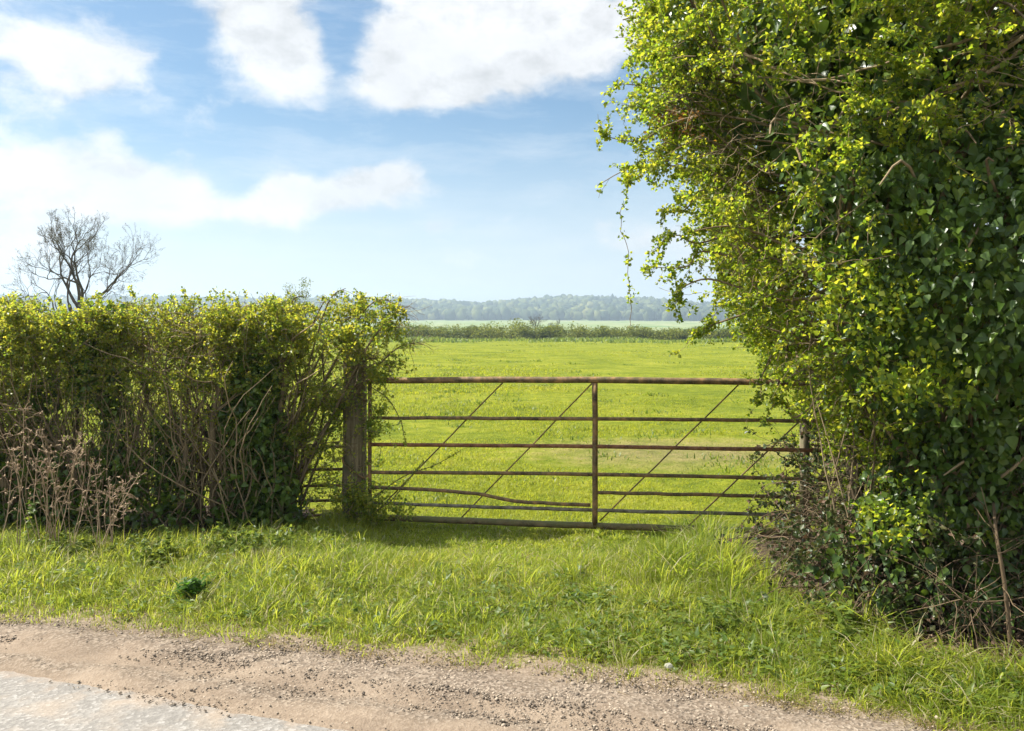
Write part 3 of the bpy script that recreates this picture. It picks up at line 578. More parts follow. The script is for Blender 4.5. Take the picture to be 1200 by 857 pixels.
# limbs from the nearest trunk height to the shell
BR = []
for i in range(n):
    d = np.linalg.norm(TR.reshape(-1, 3)-(q[i]-[0, 0, .5]), axis=1)+(TR.reshape(-1, 3)[:, 2] > q[i, 2])*.6; a = TR.reshape(-1, 3)[np.argmin(d)]
    m = .5*(a+q[i])+R.normal(size=3)*.12; BR.append(curve([a, m, q[i]+R.normal(size=3)*.03, q[i]+nn[i]*.12+R.normal(size=3)*.1], 12))
BR = np.array(BR); tubes(g, BR, R.uniform(.008, .018, n)[:, None]*np.linspace(1, .25, 12), 5, False)
# long bare branches lying on the face
hand = [[(1195, 60, 4.1), (1140, 95, 4.0), (1060, 118, 4.1), (1000, 108, 4.3), (905, 92, 4.6)], [(1200, 100, 4.05), (1120, 98, 4.0), (1060, 125, 4.05), (980, 150, 4.3), (940, 140, 4.5)],
        [(1150, 180, 4.1), (1060, 175, 4.1), (1000, 160, 4.3), (930, 148, 4.6), (860, 128, 5.0)], [(1010, 110, 4.3), (975, 145, 4.35), (960, 150, 4.4), (1005, 190, 4.2)], [(930, 160, 4.6), (945, 195, 4.5), (1000, 215, 4.3), (1010, 220, 4.25)],
        [(1190, 140, 3.95), (1178, 180, 3.95), (1185, 215, 3.95), (1192, 230, 3.95)], [(1005, 195, 4.25), (985, 240, 4.3), (980, 285, 4.3)], [(1195, 20, 4.1), (1130, 50, 4.1), (1040, 70, 4.3), (960, 95, 4.6), (840, 85, 5.0)], [(870, 60, 4.9), (930, 90, 4.6), (1010, 96, 4.35), (1100, 95, 4.15)]]
HB = []
for h_ in hand:
    HB.append(curve([at(*k_) for k_ in h_], 16)); tubes(g, HB[-1][None]+R.normal(size=(1, 16, 3))*.006, R.uniform(.006, .011)*np.linspace(1, .4, 16)[None], 6, False)
part(g, 'branch', M['twig'], tree, True)
# protruding sprays at the left outline
spray = [[(860, 150, 5.6), (800, 112, 5.55), (755, 98, 5.5), (720, 101, 5.5)], [(850, 180, 5.5), (800, 150, 5.5), (745, 162, 5.45), (705, 160, 5.4)], [(850, 175, 5.5), (800, 150, 5.5), (775, 180, 5.45), (745, 170, 5.45)],
         [(850, 180, 5.6), (790, 165, 5.55), (765, 190, 5.5), (735, 205, 5.5), (702, 220, 5.5)], [(880, 210, 5.4), (810, 200, 5.4), (770, 200, 5.4), (730, 215, 5.4)], [(870, 300, 5.3), (830, 290, 5.3), (800, 312, 5.3), (768, 320, 5.3)], [(870, 330, 5.3), (830, 325, 5.3), (800, 340, 5.3), (792, 355, 5.3)],
         [(890, 360, 5.4), (850, 370, 5.4), (825, 385, 5.4), (805, 400, 5.4)], [(850, 60, 5.7), (800, 40, 5.7), (770, 20, 5.7), (748, 38, 5.7)], [(840, 30, 5.8), (800, 20, 5.8), (775, -20, 5.8), (760, -40, 5.8)], [(850, 80, 5.6), (800, 60, 5.6), (770, 55, 5.6), (758, 48, 5.6)],
         [(860, 240, 5.4), (820, 230, 5.4), (795, 240, 5.4), (778, 250, 5.4)], [(850, 120, 5.6), (790, 95, 5.6), (765, 60, 5.6)], [(860, 270, 5.4), (820, 285, 5.4), (790, 275, 5.4), (775, 290, 5.4)], [(850, 130, 5.5), (790, 130, 5.5), (740, 122, 5.5)],
         [(960, 380, 5.3), (920, 400, 5.3), (895, 440, 5.3), (890, 470, 5.3)], [(960, 470, 5.2), (930, 480, 5.3), (915, 470, 5.3), (900, 480, 5.3)], [(960, 350, 5.3), (900, 380, 5.4), (862, 392, 5.4)]]
g = Geo(); SPY = [curve([at(*k_)+R.normal(size=3)*.02 for k_ in h_], 14) for h_ in spray]; SPY = np.array(SPY)
NH = len(SPY)
n = 70; q, nn, s_ = shell(n, 1.5, 4.6, .05, .1, SF); AU = walk(q-nn*.1, nn+rnd(n)*.55+[-.1, 0, .25], R.uniform(.3, .62, n), 14, .1, .075); SPY = np.concatenate([SPY, AU])
c, tan, si = sample_on(SPY, 700, .3); ST = walk(c, tan*.8+rnd(700)*.8, R.uniform(.06, .2, 700), 5, .3)
for k in range(len(SPY)):
    g = Geo(); tubes(g, SPY[k:k+1], (.008 if k < NH else .004)*np.linspace(1, .28, 14)[None], 5, False)
    if (si == k).any(): tubes(g, ST[si == k], .0013, 3, False)
    part(g, 'spray', M['twig'], tree)
hang = np.array([curve([at(742, 208, 5.5), at(731, 235, 5.5), at(727, 262, 5.5), at(735, 290, 5.5), at(737, 335, 5.5), at(741, 362, 5.5), at(738, 384, 5.5)], 24)+R.normal(size=(24, 3))*.006])
g = Geo(); tubes(g, hang, .002, 4, False); part(g, 'hanging_shoot', M['twig'], tree)
# twigs and crown
n = 7600
q, nn, s = shell(n, .55, 4.85, .13, .02, .95)
iv = sstep(SF-.03, SF+.1, s)*sstep(2.75, 2.2, q[:, 2])*1.05+.35*tn(q)*sstep(SF-.2, SF, s)          # ivy share
iv = np.where(q[:, 2] < 2.9, iv, iv-.6)
low = sstep(1.05, .75, q[:, 2])
k = (R.rand(n) > np.clip(iv*1.15-.1, 0, .93)) & (R.rand(n) > low*.85)
T = walk(q[k], nn[k]*.55+rnd(k.sum())*.9+[-.1, 0, .05], R.uniform(.15, .42, k.sum()), 6, .32, .06)
g = Geo(); tubes(g, T, R.uniform(.0012, .0032, len(T))[:, None]*np.linspace(1, .5, 6), 3, False); part(g, 'twig', M['twig'], tree)
gl = Geo(); gr = Geo()
c, tan, ii = sample_on(T, 76000, .1); kk = (R.rand(len(c)) < .68+.42*tn2(c)+.25*tn3(c)); c, tan = c[kk], tan[kk]
clusters(gl, c, tan, 4, .028, .022, .014, .45)
c, tan, _ = sample_on(ST, 2900, .05); red = np.linalg.norm(c-at(790, 148, 5.5), axis=1) < .16
clusters(gl, c[~red], tan[~red], 4, .028, .022, .010, .4); clusters(gr, c[red], tan[red], 4, .028, .022, .01, .4)
c, tan, _ = sample_on(SPY, 1500, .35); clusters(gl, c, tan, 4, .028, .022, .012, .4)
c, tan, _ = sample_on(hang, 34, .0); c = c[c[:, 2] > 1.75]; clusters(gl, c, rnd(len(c)), 4, .026, .02, .012, .4)
n = 40; c = at(1020, 345, 4.05)+R.normal(size=(170, 3))*[.16, .08, .12]; clusters(gl, c, rnd(170), 4, .034, .028, .02, .5)
c = at(1075, 445, 3.95)+R.normal(size=(120, 3))*[.14, .06, .07]; clusters(gl, c, rnd(120), 4, .034, .028, .02, .5)
c = at(1045, 605, 4.3)+R.normal(size=(60, 3))*[.1, .05, .1]; clusters(gl, c, rnd(60), 4, .034, .028, .02, .5)
part(gl, 'crown', M['haw'], tree)
c = at(795, 150, 5.45)+R.normal(size=(60, 3))*[.09, .1, .05]; clusters(gr, c, rnd(60), 3, .026, .02, .014, .4)
part(gr, 'russet_leaves', M['russet'], tree)
# ivy cloak
ivy = empty('ivy_plant', (2.5, 4.5, 0), 'thick dark glossy ivy cloaking the shaded road side of the tall hawthorn', 'ivy')
gi = Geo(); n = 12000; q, nn, s = shell(n, .08, 3.6, .12, SF-.22, .95); q[:, :2] += nn[:, :2]*(.12*tn(q*1.6)*sstep(SF-.1, SF+.05, s))[:, None]
iv = sstep(SF-.06, SF+.08, s)*sstep(2.85, 2.25, q[:, 2])+.3*tn(q)+.18*sstep(3.3, 2.6, q[:, 2])*(q[:, 2] > 1.2)
k = (R.rand(n) < np.clip(iv, 0, 1)) & (R.rand(n) < .75+.5*tn2(q)) & (R.rand(n) < .42+.6*sstep(.3, 1.0, q[:, 2]))
q, nn = q[k], nn[k]; m = 6; N = len(q)*m; b = np.repeat(q, m, 0)+R.normal(size=(N, 3))*[.035, .035, .06]; szs = np.repeat(np.clip(R.normal(1., .3, len(q)), .45, 1.6), m); o = np.repeat(nn, m, 0)
leaf(gi, b, rnd(N)*.75+o*.3+[0, 0, -.8], rnd(N)*.6+o*.7+[0, 0, .45], .046*szs*R.uniform(.55, 1.25, N), .036*szs*R.uniform(.55, 1.25, N), .16, 1)
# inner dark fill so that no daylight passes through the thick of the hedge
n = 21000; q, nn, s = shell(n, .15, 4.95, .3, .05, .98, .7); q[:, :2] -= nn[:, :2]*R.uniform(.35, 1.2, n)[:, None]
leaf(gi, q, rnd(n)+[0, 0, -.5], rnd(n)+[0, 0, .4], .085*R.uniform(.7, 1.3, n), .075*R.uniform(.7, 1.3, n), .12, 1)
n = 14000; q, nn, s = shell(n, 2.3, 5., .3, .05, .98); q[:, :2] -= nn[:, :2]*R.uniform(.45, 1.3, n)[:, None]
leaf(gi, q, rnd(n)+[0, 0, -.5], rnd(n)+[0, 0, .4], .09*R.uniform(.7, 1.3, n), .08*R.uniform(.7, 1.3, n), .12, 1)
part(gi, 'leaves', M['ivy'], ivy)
g = Geo(); n = 90; q, nn, s = shell(n, .0, 1.2, .12, SF-.1, .9); VP = walk(q-nn*.08, np.array([0, 0, 1.])+rnd(n)*.25-nn*.05, R.uniform(.8, 2.2, n), 10, .13); VP = VP[(VP[:, :, 0]/VP[:, :, 1]).min(1) > .335]; tubes(g, VP, R.uniform(.003, .008, len(VP))[:, None]*np.linspace(1, .4, 10), 5, False); part(g, 'vine', M['twig'], ivy)
# bramble thicket under it
br = empty('bramble_thicket', (1.9, 5.3, 0), 'brown tangled bramble thicket under the hawthorn at the right end of the gate', 'brambles')
g = Geo(); n = 230
def low_pts(n, s0, s1, z1, d=.12):
    q, nn, s = shell(n, 0, z1, d, s0, s1); return q, nn
q, nn = low_pts(n, .22, SF+.12, .5, .2)
BC = walk(q, nn*.5+rnd(n)*.7+[0, 0, .7], R.uniform(.3, .75, n), 9, .26, .22); tubes(g, BC, R.uniform(.0018, .0048, n)[:, None]*np.linspace(1, .5, 9), 4, False)
part(g, 'cane', M['brown'], br)
g = Geo(); n = 560; q, nn = low_pts(n, .2, SF+.2, .75, .3); BD = walk(q, rnd(n)+[0, 0, .5], R.uniform(.25, .8, n), 8, .35, .1); tubes(g, BD, R.uniform(.002, .004, n)[:, None]*np.linspace(1, .5, 8), 3, False); part(g, 'dark_cane', M['bark'], br)
g = Geo(); c, tan, _ = sample_on(np.concatenate([BC[:, :8], BD]), 9500, .15); k = (c[:, 2] > .03) & (R.rand(len(c)) < .62+.4*tn2(c)); clusters(g, c[k], tan[k], 3, .036, .028, .012, .5)
part(g, 'leaves', M['bramble'], br)
# dry brushwood in front of the ivy
bw = empty('brushwood', (2.3, 4.1, 0), 'heap of thin dry grey twigs leaning at the foot of the ivy near the road', 'twigs')
g = Geo(); n = 90; c = np.stack([R.uniform(1.75, 3.2, n), np.zeros(n), R.uniform(0, .12, n)], 1); c[:, 1] = 4.55-.38*(c[:, 0]-1.6)+R.uniform(-.12, .35, n)
tubes(g, walk(c, rnd(n)*.9+[.1, -.1, .9], R.uniform(.3, 1.0, n), 9, .22, .16), R.uniform(.0018, .0042, n)[:, None]*np.linspace(1, .4, 9), 4, False)
hub = at(1135, 705, 4.0)
n = 22; tubes(g, walk(np.repeat(hub[None], n, 0)+R.normal(size=(n, 3))*.02, rnd(n)*[1, .4, 1], R.uniform(.2, .5, n), 7, .15), R.uniform(.0018, .0035, n)[:, None]*np.linspace(1, .4, 7), 4, False)
part(g, 'twig', M['brown'], bw)
c = at(1187, 765, 4.02); sap = empty('bare_sapling', (c[0], c[1], 0), 'thin straight brown stick rising through the ivy at the right edge', 'sapling')
g = Geo(); tubes(g, curve([at(1187, 790, 4.02), at(1178, 690, 4.02), at(1168, 630, 4.05), at(1164, 590, 4.3)], 12)[None], np.linspace(.0105, .007, 12)[None], 7); part(g, 'stem', M['brown'], sap, True)
n = 14; cc, tan, _ = sample_on(np.array([curve([at(1187, 790, 4.02), at(1166, 620, 3.98)], 6)]), n); g = Geo(); tubes(g, walk(cc, rnd(n)+tan*.5, R.uniform(.1, .3, n), 6, .2), .0022, 4, False); part(g, 'twig', M['brown'], sap)

# ---------------------------------------------------------------- small plants on the verge
def weed(name, u, v, h, ns, nl, L, W, mat, label, cat, spread=.08, group=None, Yd=None, shape=1):
    Yd = Yd or 1600/(v-VH); c = at(u, v, Yd); x, y = c[0], c[1]; z = float(zg(np.array([x]), np.array([y]))[0])
    o = empty(name, (x, y, z), label, cat, group)
    st = np.stack([x+R.normal(size=ns)*spread*.4, y+R.normal(size=ns)*spread*.4, np.full(ns, z-.01)], 1)
    P = walk(st, np.array([0, 0, 1.])+R.normal(size=(ns, 3))*spread*3*[1, 1, .2], h*R.uniform(.7, 1.1, ns), 6, .15)
    for k in range(ns):
        g = Geo(); tubes(g, P[k:k+1], .0028*np.linspace(1, .5, 6)[None], 4, False); part(g, 'stem', mat, o)
    g = Geo(); q, tan, _ = sample_on(P, nl, .15); a = rnd(nl)*[1, 1, .3]
    leaf(g, q, a+[0, 0, .15], rnd(nl)*.4+[0, 0, 1], L*R.uniform(.6, 1.25, nl), W*R.uniform(.6, 1.25, nl), .15, shape); part(g, 'leaves', mat, o); return o
weed('nettle_clump', 228, 706, .15, 16, 230, .05, .034, M['nettle'], 'small dark green leafy nettle clump standing alone in the verge grass', 'weed', .06)
weed('tall_weed', 25, 640, .42, 2, 46, .05, .04, M['weed'], 'single upright pale green leafy stem beside the dead stalks at far left', 'weed', .03, Yd=6.1)
weed('goosegrass', 862, 740, .2, 26, 420, .045, .022, M['weed'], 'bushy bright green weed clump in front of the brambles', 'weed', .2)
weed('dock_plant', 980, 765, .16, 7, 34, .12, .045, M['weed'], 'broad leaved green dock plant at the foot of the brambles', 'weed', .12)
weed('nettle_clump', 985, 755, .26, 8, 90, .06, .03, M['weed'], 'upright nettle stems poking out of the dead brambles beside the ivy', 'weed', .1, Yd=4.35)
for (u, v) in ((110, 655), (140, 660), (165, 650), (195, 662), (215, 650), (240, 655), (262, 648), (285, 655), (60, 660), (305, 645), (180, 670), (325, 652)):
    weed('cow_parsley', u, v, R.uniform(.12, .24), 14, 260, .036, .024, M['weed'], 'low ferny green weed at the foot of the clipped hedge', 'weed', .2, 'weeds along the hedge foot')
# dead stalks
STK = [(28, 655, 445, 'tall pale dead flower stalk with a flat brown seed head, leftmost of the dead stalks', 'umbel'), (55, 650, 492, 'thick sheaf of dead russet stalks with curled tops in front of the hedge', 'sheaf'),
       (80, 650, 500, 'leaning bundle of dead brown stalks between the two russet sheaves', 'sheaf'), (118, 650, 505, 'dead brown stalks hung with drooping seed heads right of the russet sheaf', 'umbel'), (130, 645, 560, 'short tangled dead russet stems at the right end of the stalk group', 'sheaf'), (5, 650, 505, 'broken dead stalk at the left edge of the verge', 'umbel')]
for (u, vb, vt, lab, kind) in STK:
    Yd = 6.05; c = at(u, vb, Yd); ht = at(u, vt, Yd)[2]; o = empty('dead_stalk', (c[0], c[1], 0), lab, 'dead stalk', 'dead stalks at the hedge foot')
    ns = 2 if kind == 'umbel' else 9; sp = .04 if kind == 'umbel' else .075
    st = np.stack([c[0]+R.normal(size=ns)*sp, c[1]+R.normal(size=ns)*sp, np.full(ns, -.02)], 1)
    P = walk(st, np.array([0, 0, 1.])+R.normal(size=(ns, 3))*[.16, .12, 0], ht*R.uniform(.65, 1.05, ns), 9, .07)
    for k in range(ns):
        g = Geo(); tubes(g, P[k:k+1], R.uniform(.0025, .0042)*np.linspace(1, .6, 9)[None], 5, False)
        q, tan, _ = sample_on(P[k:k+1], 5, .4); B = walk(q, tan+rnd(5)*.8, R.uniform(.05, .16, 5), 5, .25, .1); tubes(g, B, .0015, 3, False)
        e = np.repeat(B[:, -1], 5, 0); leaf(g, e, rnd(25)+[0, 0, -.3], rnd(25), .019*R.uniform(.6, 1.4, 25), .011, .3); part(g, 'stem', M['russetstem'], o)
    for tp in P[:, -1]:
        g = Geo(); n = 26 if kind == 'umbel' else 14; rays = walk(np.repeat(tp[None], 6, 0), rnd(6)*[1, 1, .4]+[0, 0, .5], R.uniform(.03, .07, 6), 4, .15); tubes(g, rays, .0012, 3, False)
        q = rays[R.randint(0, 6, n), -1]; leaf(g, q, rnd(n)+[0, 0, -.3], rnd(n), .016*R.uniform(.6, 1.4, n), .010, .3); part(g, 'seed_head', M['russetstem'], o)

# ---------------------------------------------------------------- bare trees
def grow(base, d, L, r, lvl, out, tips, spread, up=.05):
    K = 7; P = walk(base[None], d[None], np.array([L]), K, .16, 0, up)[0]; out.append((P, r, r*.62, lvl))
    if lvl == 0 or r < .0025: tips.append(P); return
    for k in range(random.choice([2, 3, 3])):
        i = K-1 if k < 2 else random.randint(2, K-2)
        t = norm(P[i]-P[i-1]); dd = norm(t+rnd(1)[0]*spread*random.uniform(.7, 1.2)); grow(P[i], dd, L*random.uniform(.66, .84), r*(.62 if i == K-1 else .5)*random.uniform(.85, 1.1), lvl-1, out, tips, spread, up)
def bare_tree(name, x, y, limbs, label, mat, budn, budL, group=None, zb=0, sc=1., hx=1.):
    o = empty(name, (x, y, zb), label, 'tree', group); out = []; tips = []
    for (b, d, L, r, lv) in limbs: grow(np.array([x, y, zb])+np.array(b, float)*sc, norm(np.array(d, float)), L*sc, r*sc, lv, out, tips, .62)
    for q in [o_[0] for o_ in out]: q[:, 0] = x+(q[:, 0]-x)*hx
    mx = max(q[3] for q in out)
    for nm, cond in (('trunk', lambda l: l >= mx-2), ('branch', lambda l: l < mx-2)):
        g = Geo()
        for P, r0, r1, l in out:
            if cond(l): tubes(g, P[None], np.linspace(r0, r1, 7)[None]*.82, 6 if nm == 'trunk' else 4, False)
        if g.v: part(g, nm, mat, o)
    TPs = np.array(tips); g = Geo(); q, tan, _ = sample_on(TPs, budn, .1); clusters(g, q, tan, 2, budL, budL*.6, budL*.8, .3); part(g, 'buds', M['bud'], o)
    return o
B0 = at(92, 352, 45.); bx = B0[0]
random.seed(4); R.seed(5)
bare_tree('bare_tree', bx, 45., [((0, 0, 0), (.0, 0, 1), 3.4, .23, 0), ((0, 0, 3.1), (-.5, .1, 1), 1.7, .13, 6), ((.05, 0, 3.2), (.1, .1, 1), 1.8, .14, 6), ((.05, 0, 2.9), (.8, -.1, .75), 1.9, .13, 6), ((.3, 0, 2.2), (1., .2, .55), 2.1, .12, 6), ((-.1, 0, 2.6), (-1., .2, .5), 1.7, .09, 6), ((.0, 0, 2.0), (-1., -.2, .22), 1.8, .08, 5), ((.2, 0, 2.1), (1, -.2, .25), 1.6, .07, 5)],
          'large leafless spreading tree standing beyond the clipped hedge at the left', M['oldbark'], 6500, .045, sc=.88, hx=.78)
for (u, yy, hh, lab) in ((628, 165., 5., 'bare round topped tree beyond the far hedge, left one of two'), (652, 170., 3.6, 'smaller bare tree beyond the far hedge, right one of two')):
    c = at(u, 380, yy); s = hh/5.
    bare_tree('bare_tree', c[0], yy, [((0, 0, 0), (0, 0, 1), 1.3*s, .14, 5), ((0, 0, 1.1*s), (.4, 0, 1), 1.3*s, .1, 4), ((0, 0, 1.1*s), (-.4, .1, 1), 1.3*s, .1, 4)], lab, M['oldbark'], 260, .1)

# ---------------------------------------------------------------- far bushes and the young tree
def leafy(name, x, y, w, h, n, L, mat, label, cat, group=None, zb=0., trunk=.05, low=.12):
    o = empty(name, (x, y, zb), label, cat, group); g = Geo()
    for k in range(5):
        P = walk(np.array([[x, y, zb-.1]]), np.array([[R.normal()*.35, R.normal()*.35, 1.]]), np.array([h*.75]), 7, .15); tubes(g, P, np.linspace(trunk, trunk*.3, 7)[None], 5, False)
    part(g, 'trunk', M['oldbark'], o)
    g = Geo(); nc = 26; cc = rnd(nc)*np.array([w*.4, w*.34, h*.36])*R.uniform(.5, 1., (nc, 1))+[x, y, zb+h*(.5+low*.3)]
    i = R.randint(0, nc, n); q = cc[i]+rnd(n)*(w*.17*R.rand(n)**.4)[:, None]*[1, 1, .8]; q[:, 2] = np.maximum(q[:, 2], zb+.05)
    leaf(g, q, rnd(n), rnd(n)+[0, 0, .5], L*R.uniform(.6, 1.4, n), L*.8*R.uniform(.6, 1.4, n), .2); part(g, 'crown', mat, o); return o
xq = -36.; first = True
while xq < 52:
    w = R.uniform(3.8, 6.5); u = 600+xq/128*1000
    hh = R.uniform(2.2, 2.7) if u < 690 else R.uniform(1.7, 2.1)
    if 597 < u < 620 and first: hh = 3.4; first = False
    lab = 'rounded green hedge bush in the row at the far end of the field'; grp = 'bushes of the far field hedge'
    if hh == 3.4: lab = 'tallest rounded bush rising above the far field hedge near the bare trees'
    leafy('hedge_bush', xq, 128+R.normal()*.8, w*1.25, hh, 3000, .2, M['far'], lab, 'bush', grp, low=-.2); xq += w*.58
c = at(350, 352, 60.); leafy('young_tree', c[0], 60., 3.0, H+.062*60, 3000, .09, M['far'], 'small pale green tree top showing just above the clipped hedge', 'tree', None, 0., .06, .35)
WM = leafmat('far_wood_leaf', [(.15, (.015, .03, .012)), (.5, (.04, .06, .02)), (.72, (.10, .12, .035)), (.9, (.22, .22, .07))], [(.2, (.04, .07, .02)), (.9, (.1, .13, .03))], .15, .8, .1, .006)
# wooded hill
n = 9500; y = 1130+640*R.rand(n)**.9; x = R.uniform(-.78, .78, n)*y; z = zg(x, y); r = R.uniform(3.4, 8.2, n)
lowm = make_noise(.006, 91, dim=2)(np.stack([x, y], 1)); k = (y > 1190+45*lowm)
x, y, z, r = x[k], y[k], z[k], r[k]
g = Geo(); blobs(g, np.stack([x, y, z+r*.9], 1), r, IV2, IF2, .36, (1, 1, 1.15))
n = 500; x = R.uniform(-.75, .75, n)*1740; y = np.full(n, 1735.)+R.normal(size=n)*15; blobs(g, np.stack([x, y, zg(x, y)+7], 1), R.uniform(3., 5.5, n), IV2, IF2, .3, (.8, .8, 1.9))
tag(g.build('hill_woodland', WM), 'blue hazed woodland covering the low hill on the horizon', 'woodland', kind='stuff')

# ---------------------------------------------------------------- haze
m, t = newmat('air'); pv = t.n('ShaderNodeVolumePrincipled', {'Color': (.70, .87, 1., 1), 'Density': .00048, 'Anisotropy': .35}); pv.inputs['Density Attribute'].default_value = ''
t.n('ShaderNodeOutputMaterial', {'Volume': pv.outputs[0]}); m.cycles.homogeneous_volume = True
g = Geo(); box_geo(g, (0, 1290, 58), (7200, 2800, 120)); o = g.build('haze', m); o['kind'] = 'stuff'

# ---------------------------------------------------------------- sun, sky, camera
AZ, EL = math.radians(-78), math.radians(53)
sun = bpy.data.lights.new('sun', 'SUN'); sun.energy = 5.0; sun.angle = math.radians(.55); sun.color = (1, .95, .87)
so = bpy.data.objects.new('sun', sun); C.objects.link(so)
import mathutils
dsun = mathutils.Vector((math.sin(AZ)*math.cos(EL), math.cos(AZ)*math.cos(EL), math.sin(EL))); so.rotation_euler = dsun.to_track_quat('Z', 'Y').to_euler()
W = bpy.data.worlds.new('World'); SC.world = W; W.use_nodes = True; t = NT(W.node_tree)
sky = t.n('ShaderNodeTexSky', sky_type='NISHITA'); sky.sun_disc = False; sky.sun_elevation = EL; sky.sun_rotation = AZ; sky.altitude = 100; sky.air_density = 1.; sky.dust_density = .6; sky.ozone_density = 2.5
tc = t.n('ShaderNodeTexCoord'); sep = t.n('ShaderNodeSeparateXYZ', {0: tc.outputs['Generated']})
az = t.m('ARCTAN2', sep.outputs[0], sep.outputs[1]); el = t.m('ARCSINE', sep.outputs[2])
cv = t.n('ShaderNodeCombineXYZ', {0: az, 1: t.m('MULTIPLY', el, 1.5), 2: .37}).outputs[0]
warp = t.noise(5., 4, .55, cv, out=1)
wv = t.n('ShaderNodeVectorMath', {0: warp, 1: (.5, .5, .5)}, operation='SUBTRACT').outputs[0]
wv = t.n('ShaderNodeVectorMath', {0: wv, 3: .065}, operation='SCALE').outputs[0]
cv2 = t.n('ShaderNodeVectorMath', {0: cv, 1: wv}, operation='ADD').outputs[0]
s2 = t.n('ShaderNodeSeparateXYZ', {0: cv2}); az2 = s2.outputs[0]; el2 = t.m('DIVIDE', s2.outputs[1], 1.5)
CL = [(20, 55, 110, 45, 1.15), (105, 80, 75, 30, .75), (10, 118, 70, 26, .7), (290, 18, 66, 50, 1.3), (328, 62, 62, 46, 1.25), (365, 95, 40, 26, .9), (495, 60, 70, 64, 1.35), (575, 48, 105, 64, 1.5), (650, 45, 75, 46, 1.05), (445, 112, 38, 24, .9), (705, 55, 60, 30, .7), (50, 205, 115, 40, 1.4), (150, 220, 100, 36, 1.15), (235, 245, 55, 26, .85), (325, 232, 52, 30, 1.3), (398, 226, 66, 26, 1.15), (462, 206, 50, 24, 1.15), (205, 130, 50, 16, .75), (285, 158, 55, 18, .55), (130, 155, 20, 14, .7), (515, 262, 24, 9, .8), (568, 254, 34, 8, .65), (770, 20, 60, 45, .95), (40, 300, 120, 34, .85), (310, 325, 70, 11, .65), (800, 280, 80, 44, .95), (700, 275, 170, 24, .5), (560, 305, 120, 14, .4), (396, 45, 20, 60, -.8), (272, 205, 26, 32, -1.7), (345, 148, 120, 14, -.4), (490, 150, 90, 18, -.5), (420, 168, 60, 18, -.6), (375, 205, 16, 14, -.5), (215, 75, 26, 50, -.6), (960, 120, 140, 60, 1.), (-160, 150, 120, 60, 1.2), (-300, 40, 150, 70, 1.2), (1300, 60, 150, 70, 1.2), (1150, 250, 160, 50, 1.1)]
tot = None
for (u, v, ru, rv, a) in CL:
    A0 = math.atan((u-600)/F); E0 = math.atan((VH-v)/F*math.cos(A0)); ra = ru/F*math.cos(A0)**2; re = rv/F*math.cos(A0)
    dx = t.m('DIVIDE', t.m('SUBTRACT', az2, A0), ra); dy = t.m('DIVIDE', t.m('SUBTRACT', el2, E0), re)
    e = t.m('MULTIPLY', t.m('EXPONENT', t.m('MULTIPLY', t.m('ADD', t.m('MULTIPLY', dx, dx), t.m('MULTIPLY', dy, dy)), -.8)), a)
    tot = e if tot is None else t.m('ADD', tot, e)
# clouds over the unseen rest of the sky, brightened as added fill light
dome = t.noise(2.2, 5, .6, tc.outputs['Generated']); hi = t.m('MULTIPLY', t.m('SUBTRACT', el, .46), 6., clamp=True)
hi = t.m('MAXIMUM', hi, t.m('MULTIPLY', t.m('MULTIPLY', t.m('SUBTRACT', -.05, sep.outputs[1]), 4., clamp=True), t.m('MULTIPLY', el, 8., clamp=True)))  # bright cloud bank behind the camera, added for frontal fill
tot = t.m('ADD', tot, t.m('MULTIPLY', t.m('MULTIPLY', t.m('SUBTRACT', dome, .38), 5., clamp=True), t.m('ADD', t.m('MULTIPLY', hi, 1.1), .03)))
n1 = t.noise(7., 8, .62, cv2); n2 = t.noise(22., 5, .6, cv2)
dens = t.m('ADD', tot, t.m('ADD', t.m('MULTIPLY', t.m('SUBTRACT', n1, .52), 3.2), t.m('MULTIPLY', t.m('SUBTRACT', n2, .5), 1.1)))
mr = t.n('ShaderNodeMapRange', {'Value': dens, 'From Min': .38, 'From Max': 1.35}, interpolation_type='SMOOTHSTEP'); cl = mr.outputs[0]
shade = t.n('ShaderNodeMapRange', {'Value': t.noise(9, 7, .62, cv2), 'From Min': .3, 'From Max': .7, 'To Min': .80, 'To Max': 1.06}).outputs[0]
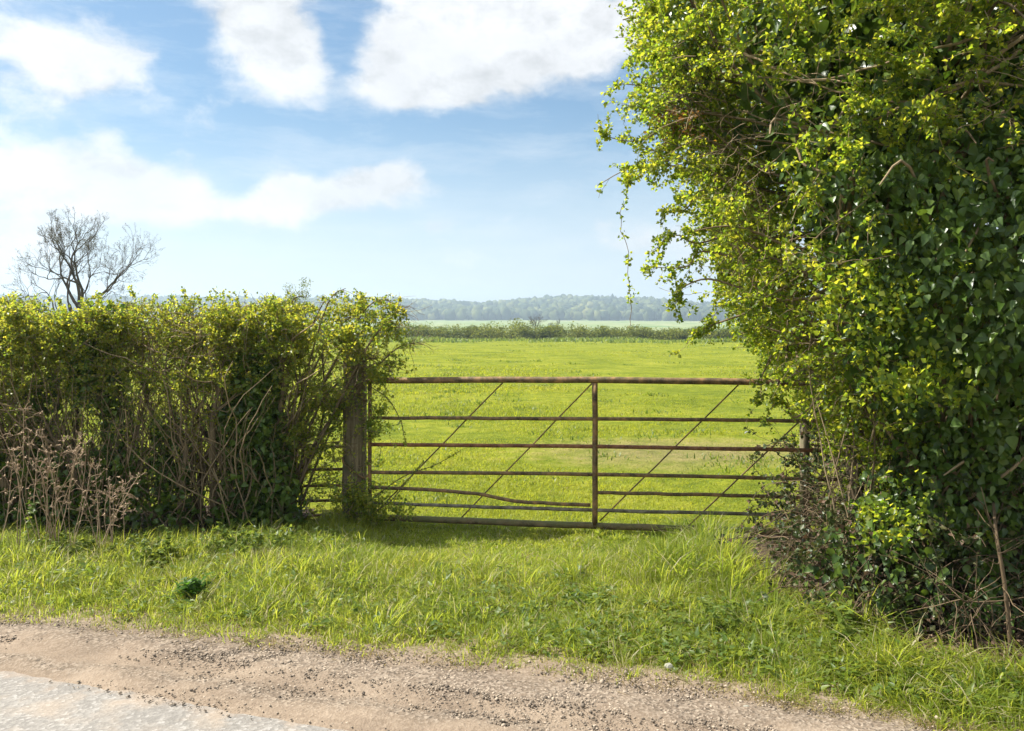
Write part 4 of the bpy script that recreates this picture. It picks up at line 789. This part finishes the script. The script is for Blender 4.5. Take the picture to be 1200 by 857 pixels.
hz = t.n('ShaderNodeMapRange', {'Value': el, 'From Min': -.02, 'From Max': .27, 'To Min': .92, 'To Max': .0}, interpolation_type='SMOOTHSTEP').outputs[0]
base = t.mix(1., sky.outputs[0], (.375, .505, .54, 1), 'MULTIPLY')
base = t.mix(hz, base, (3.8, 4.0, 4.15, 1))
up = t.n('ShaderNodeVectorMath', {0: cv2, 1: (-.012, .03, 0)}, operation='ADD').outputs[0]; n1u = t.noise(7., 8, .62, up)
shade = t.m('MULTIPLY', shade, t.m('SUBTRACT', 1.02, t.m('MULTIPLY', t.m('SUBTRACT', n1u, n1), 1.5, clamp=True)))
lit = t.m('MULTIPLY', shade, t.m('ADD', 1., t.m('MULTIPLY', hi, 1.7)))  # out-of-view clouds boosted to fill the front faces
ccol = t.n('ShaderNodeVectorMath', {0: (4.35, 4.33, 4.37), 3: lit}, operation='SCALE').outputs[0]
wsp = t.n('ShaderNodeMapping', {'Vector': cv2, 'Scale': (2.2, 7., 1.)}).outputs[0]
wisp = t.m('MULTIPLY', t.m('MULTIPLY', t.m('SUBTRACT', t.noise(3., 7, .66, wsp), .44), 3., clamp=True), .42)
base = t.mix(wisp, base, (3.85, 4.05, 4.25, 1))
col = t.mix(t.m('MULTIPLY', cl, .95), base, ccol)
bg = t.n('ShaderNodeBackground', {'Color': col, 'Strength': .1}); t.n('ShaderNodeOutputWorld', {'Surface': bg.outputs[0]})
cam = bpy.data.cameras.new('camera'); co = bpy.data.objects.new('camera', cam); C.objects.link(co)
co.location = (0, 0, H); co.rotation_euler = (math.radians(90), 0, 0); cam.sensor_width = 36; cam.lens = 30; cam.shift_y = (VH-428.5)/1200.; cam.clip_start = .05; cam.clip_end = 9000
SC.camera = co
SC.view_settings.view_transform = 'Standard'; SC.view_settings.look = 'None'; SC.view_settings.gamma = 1; SC.view_settings.exposure = 1.24
cy = SC.cycles; cy.max_bounces = 7; cy.diffuse_bounces = 3; cy.glossy_bounces = 2; cy.transmission_bounces = 4; cy.volume_bounces = 0; cy.transparent_max_bounces = 4
cy.use_denoising = True; cy.caustics_reflective = False; cy.caustics_refractive = False
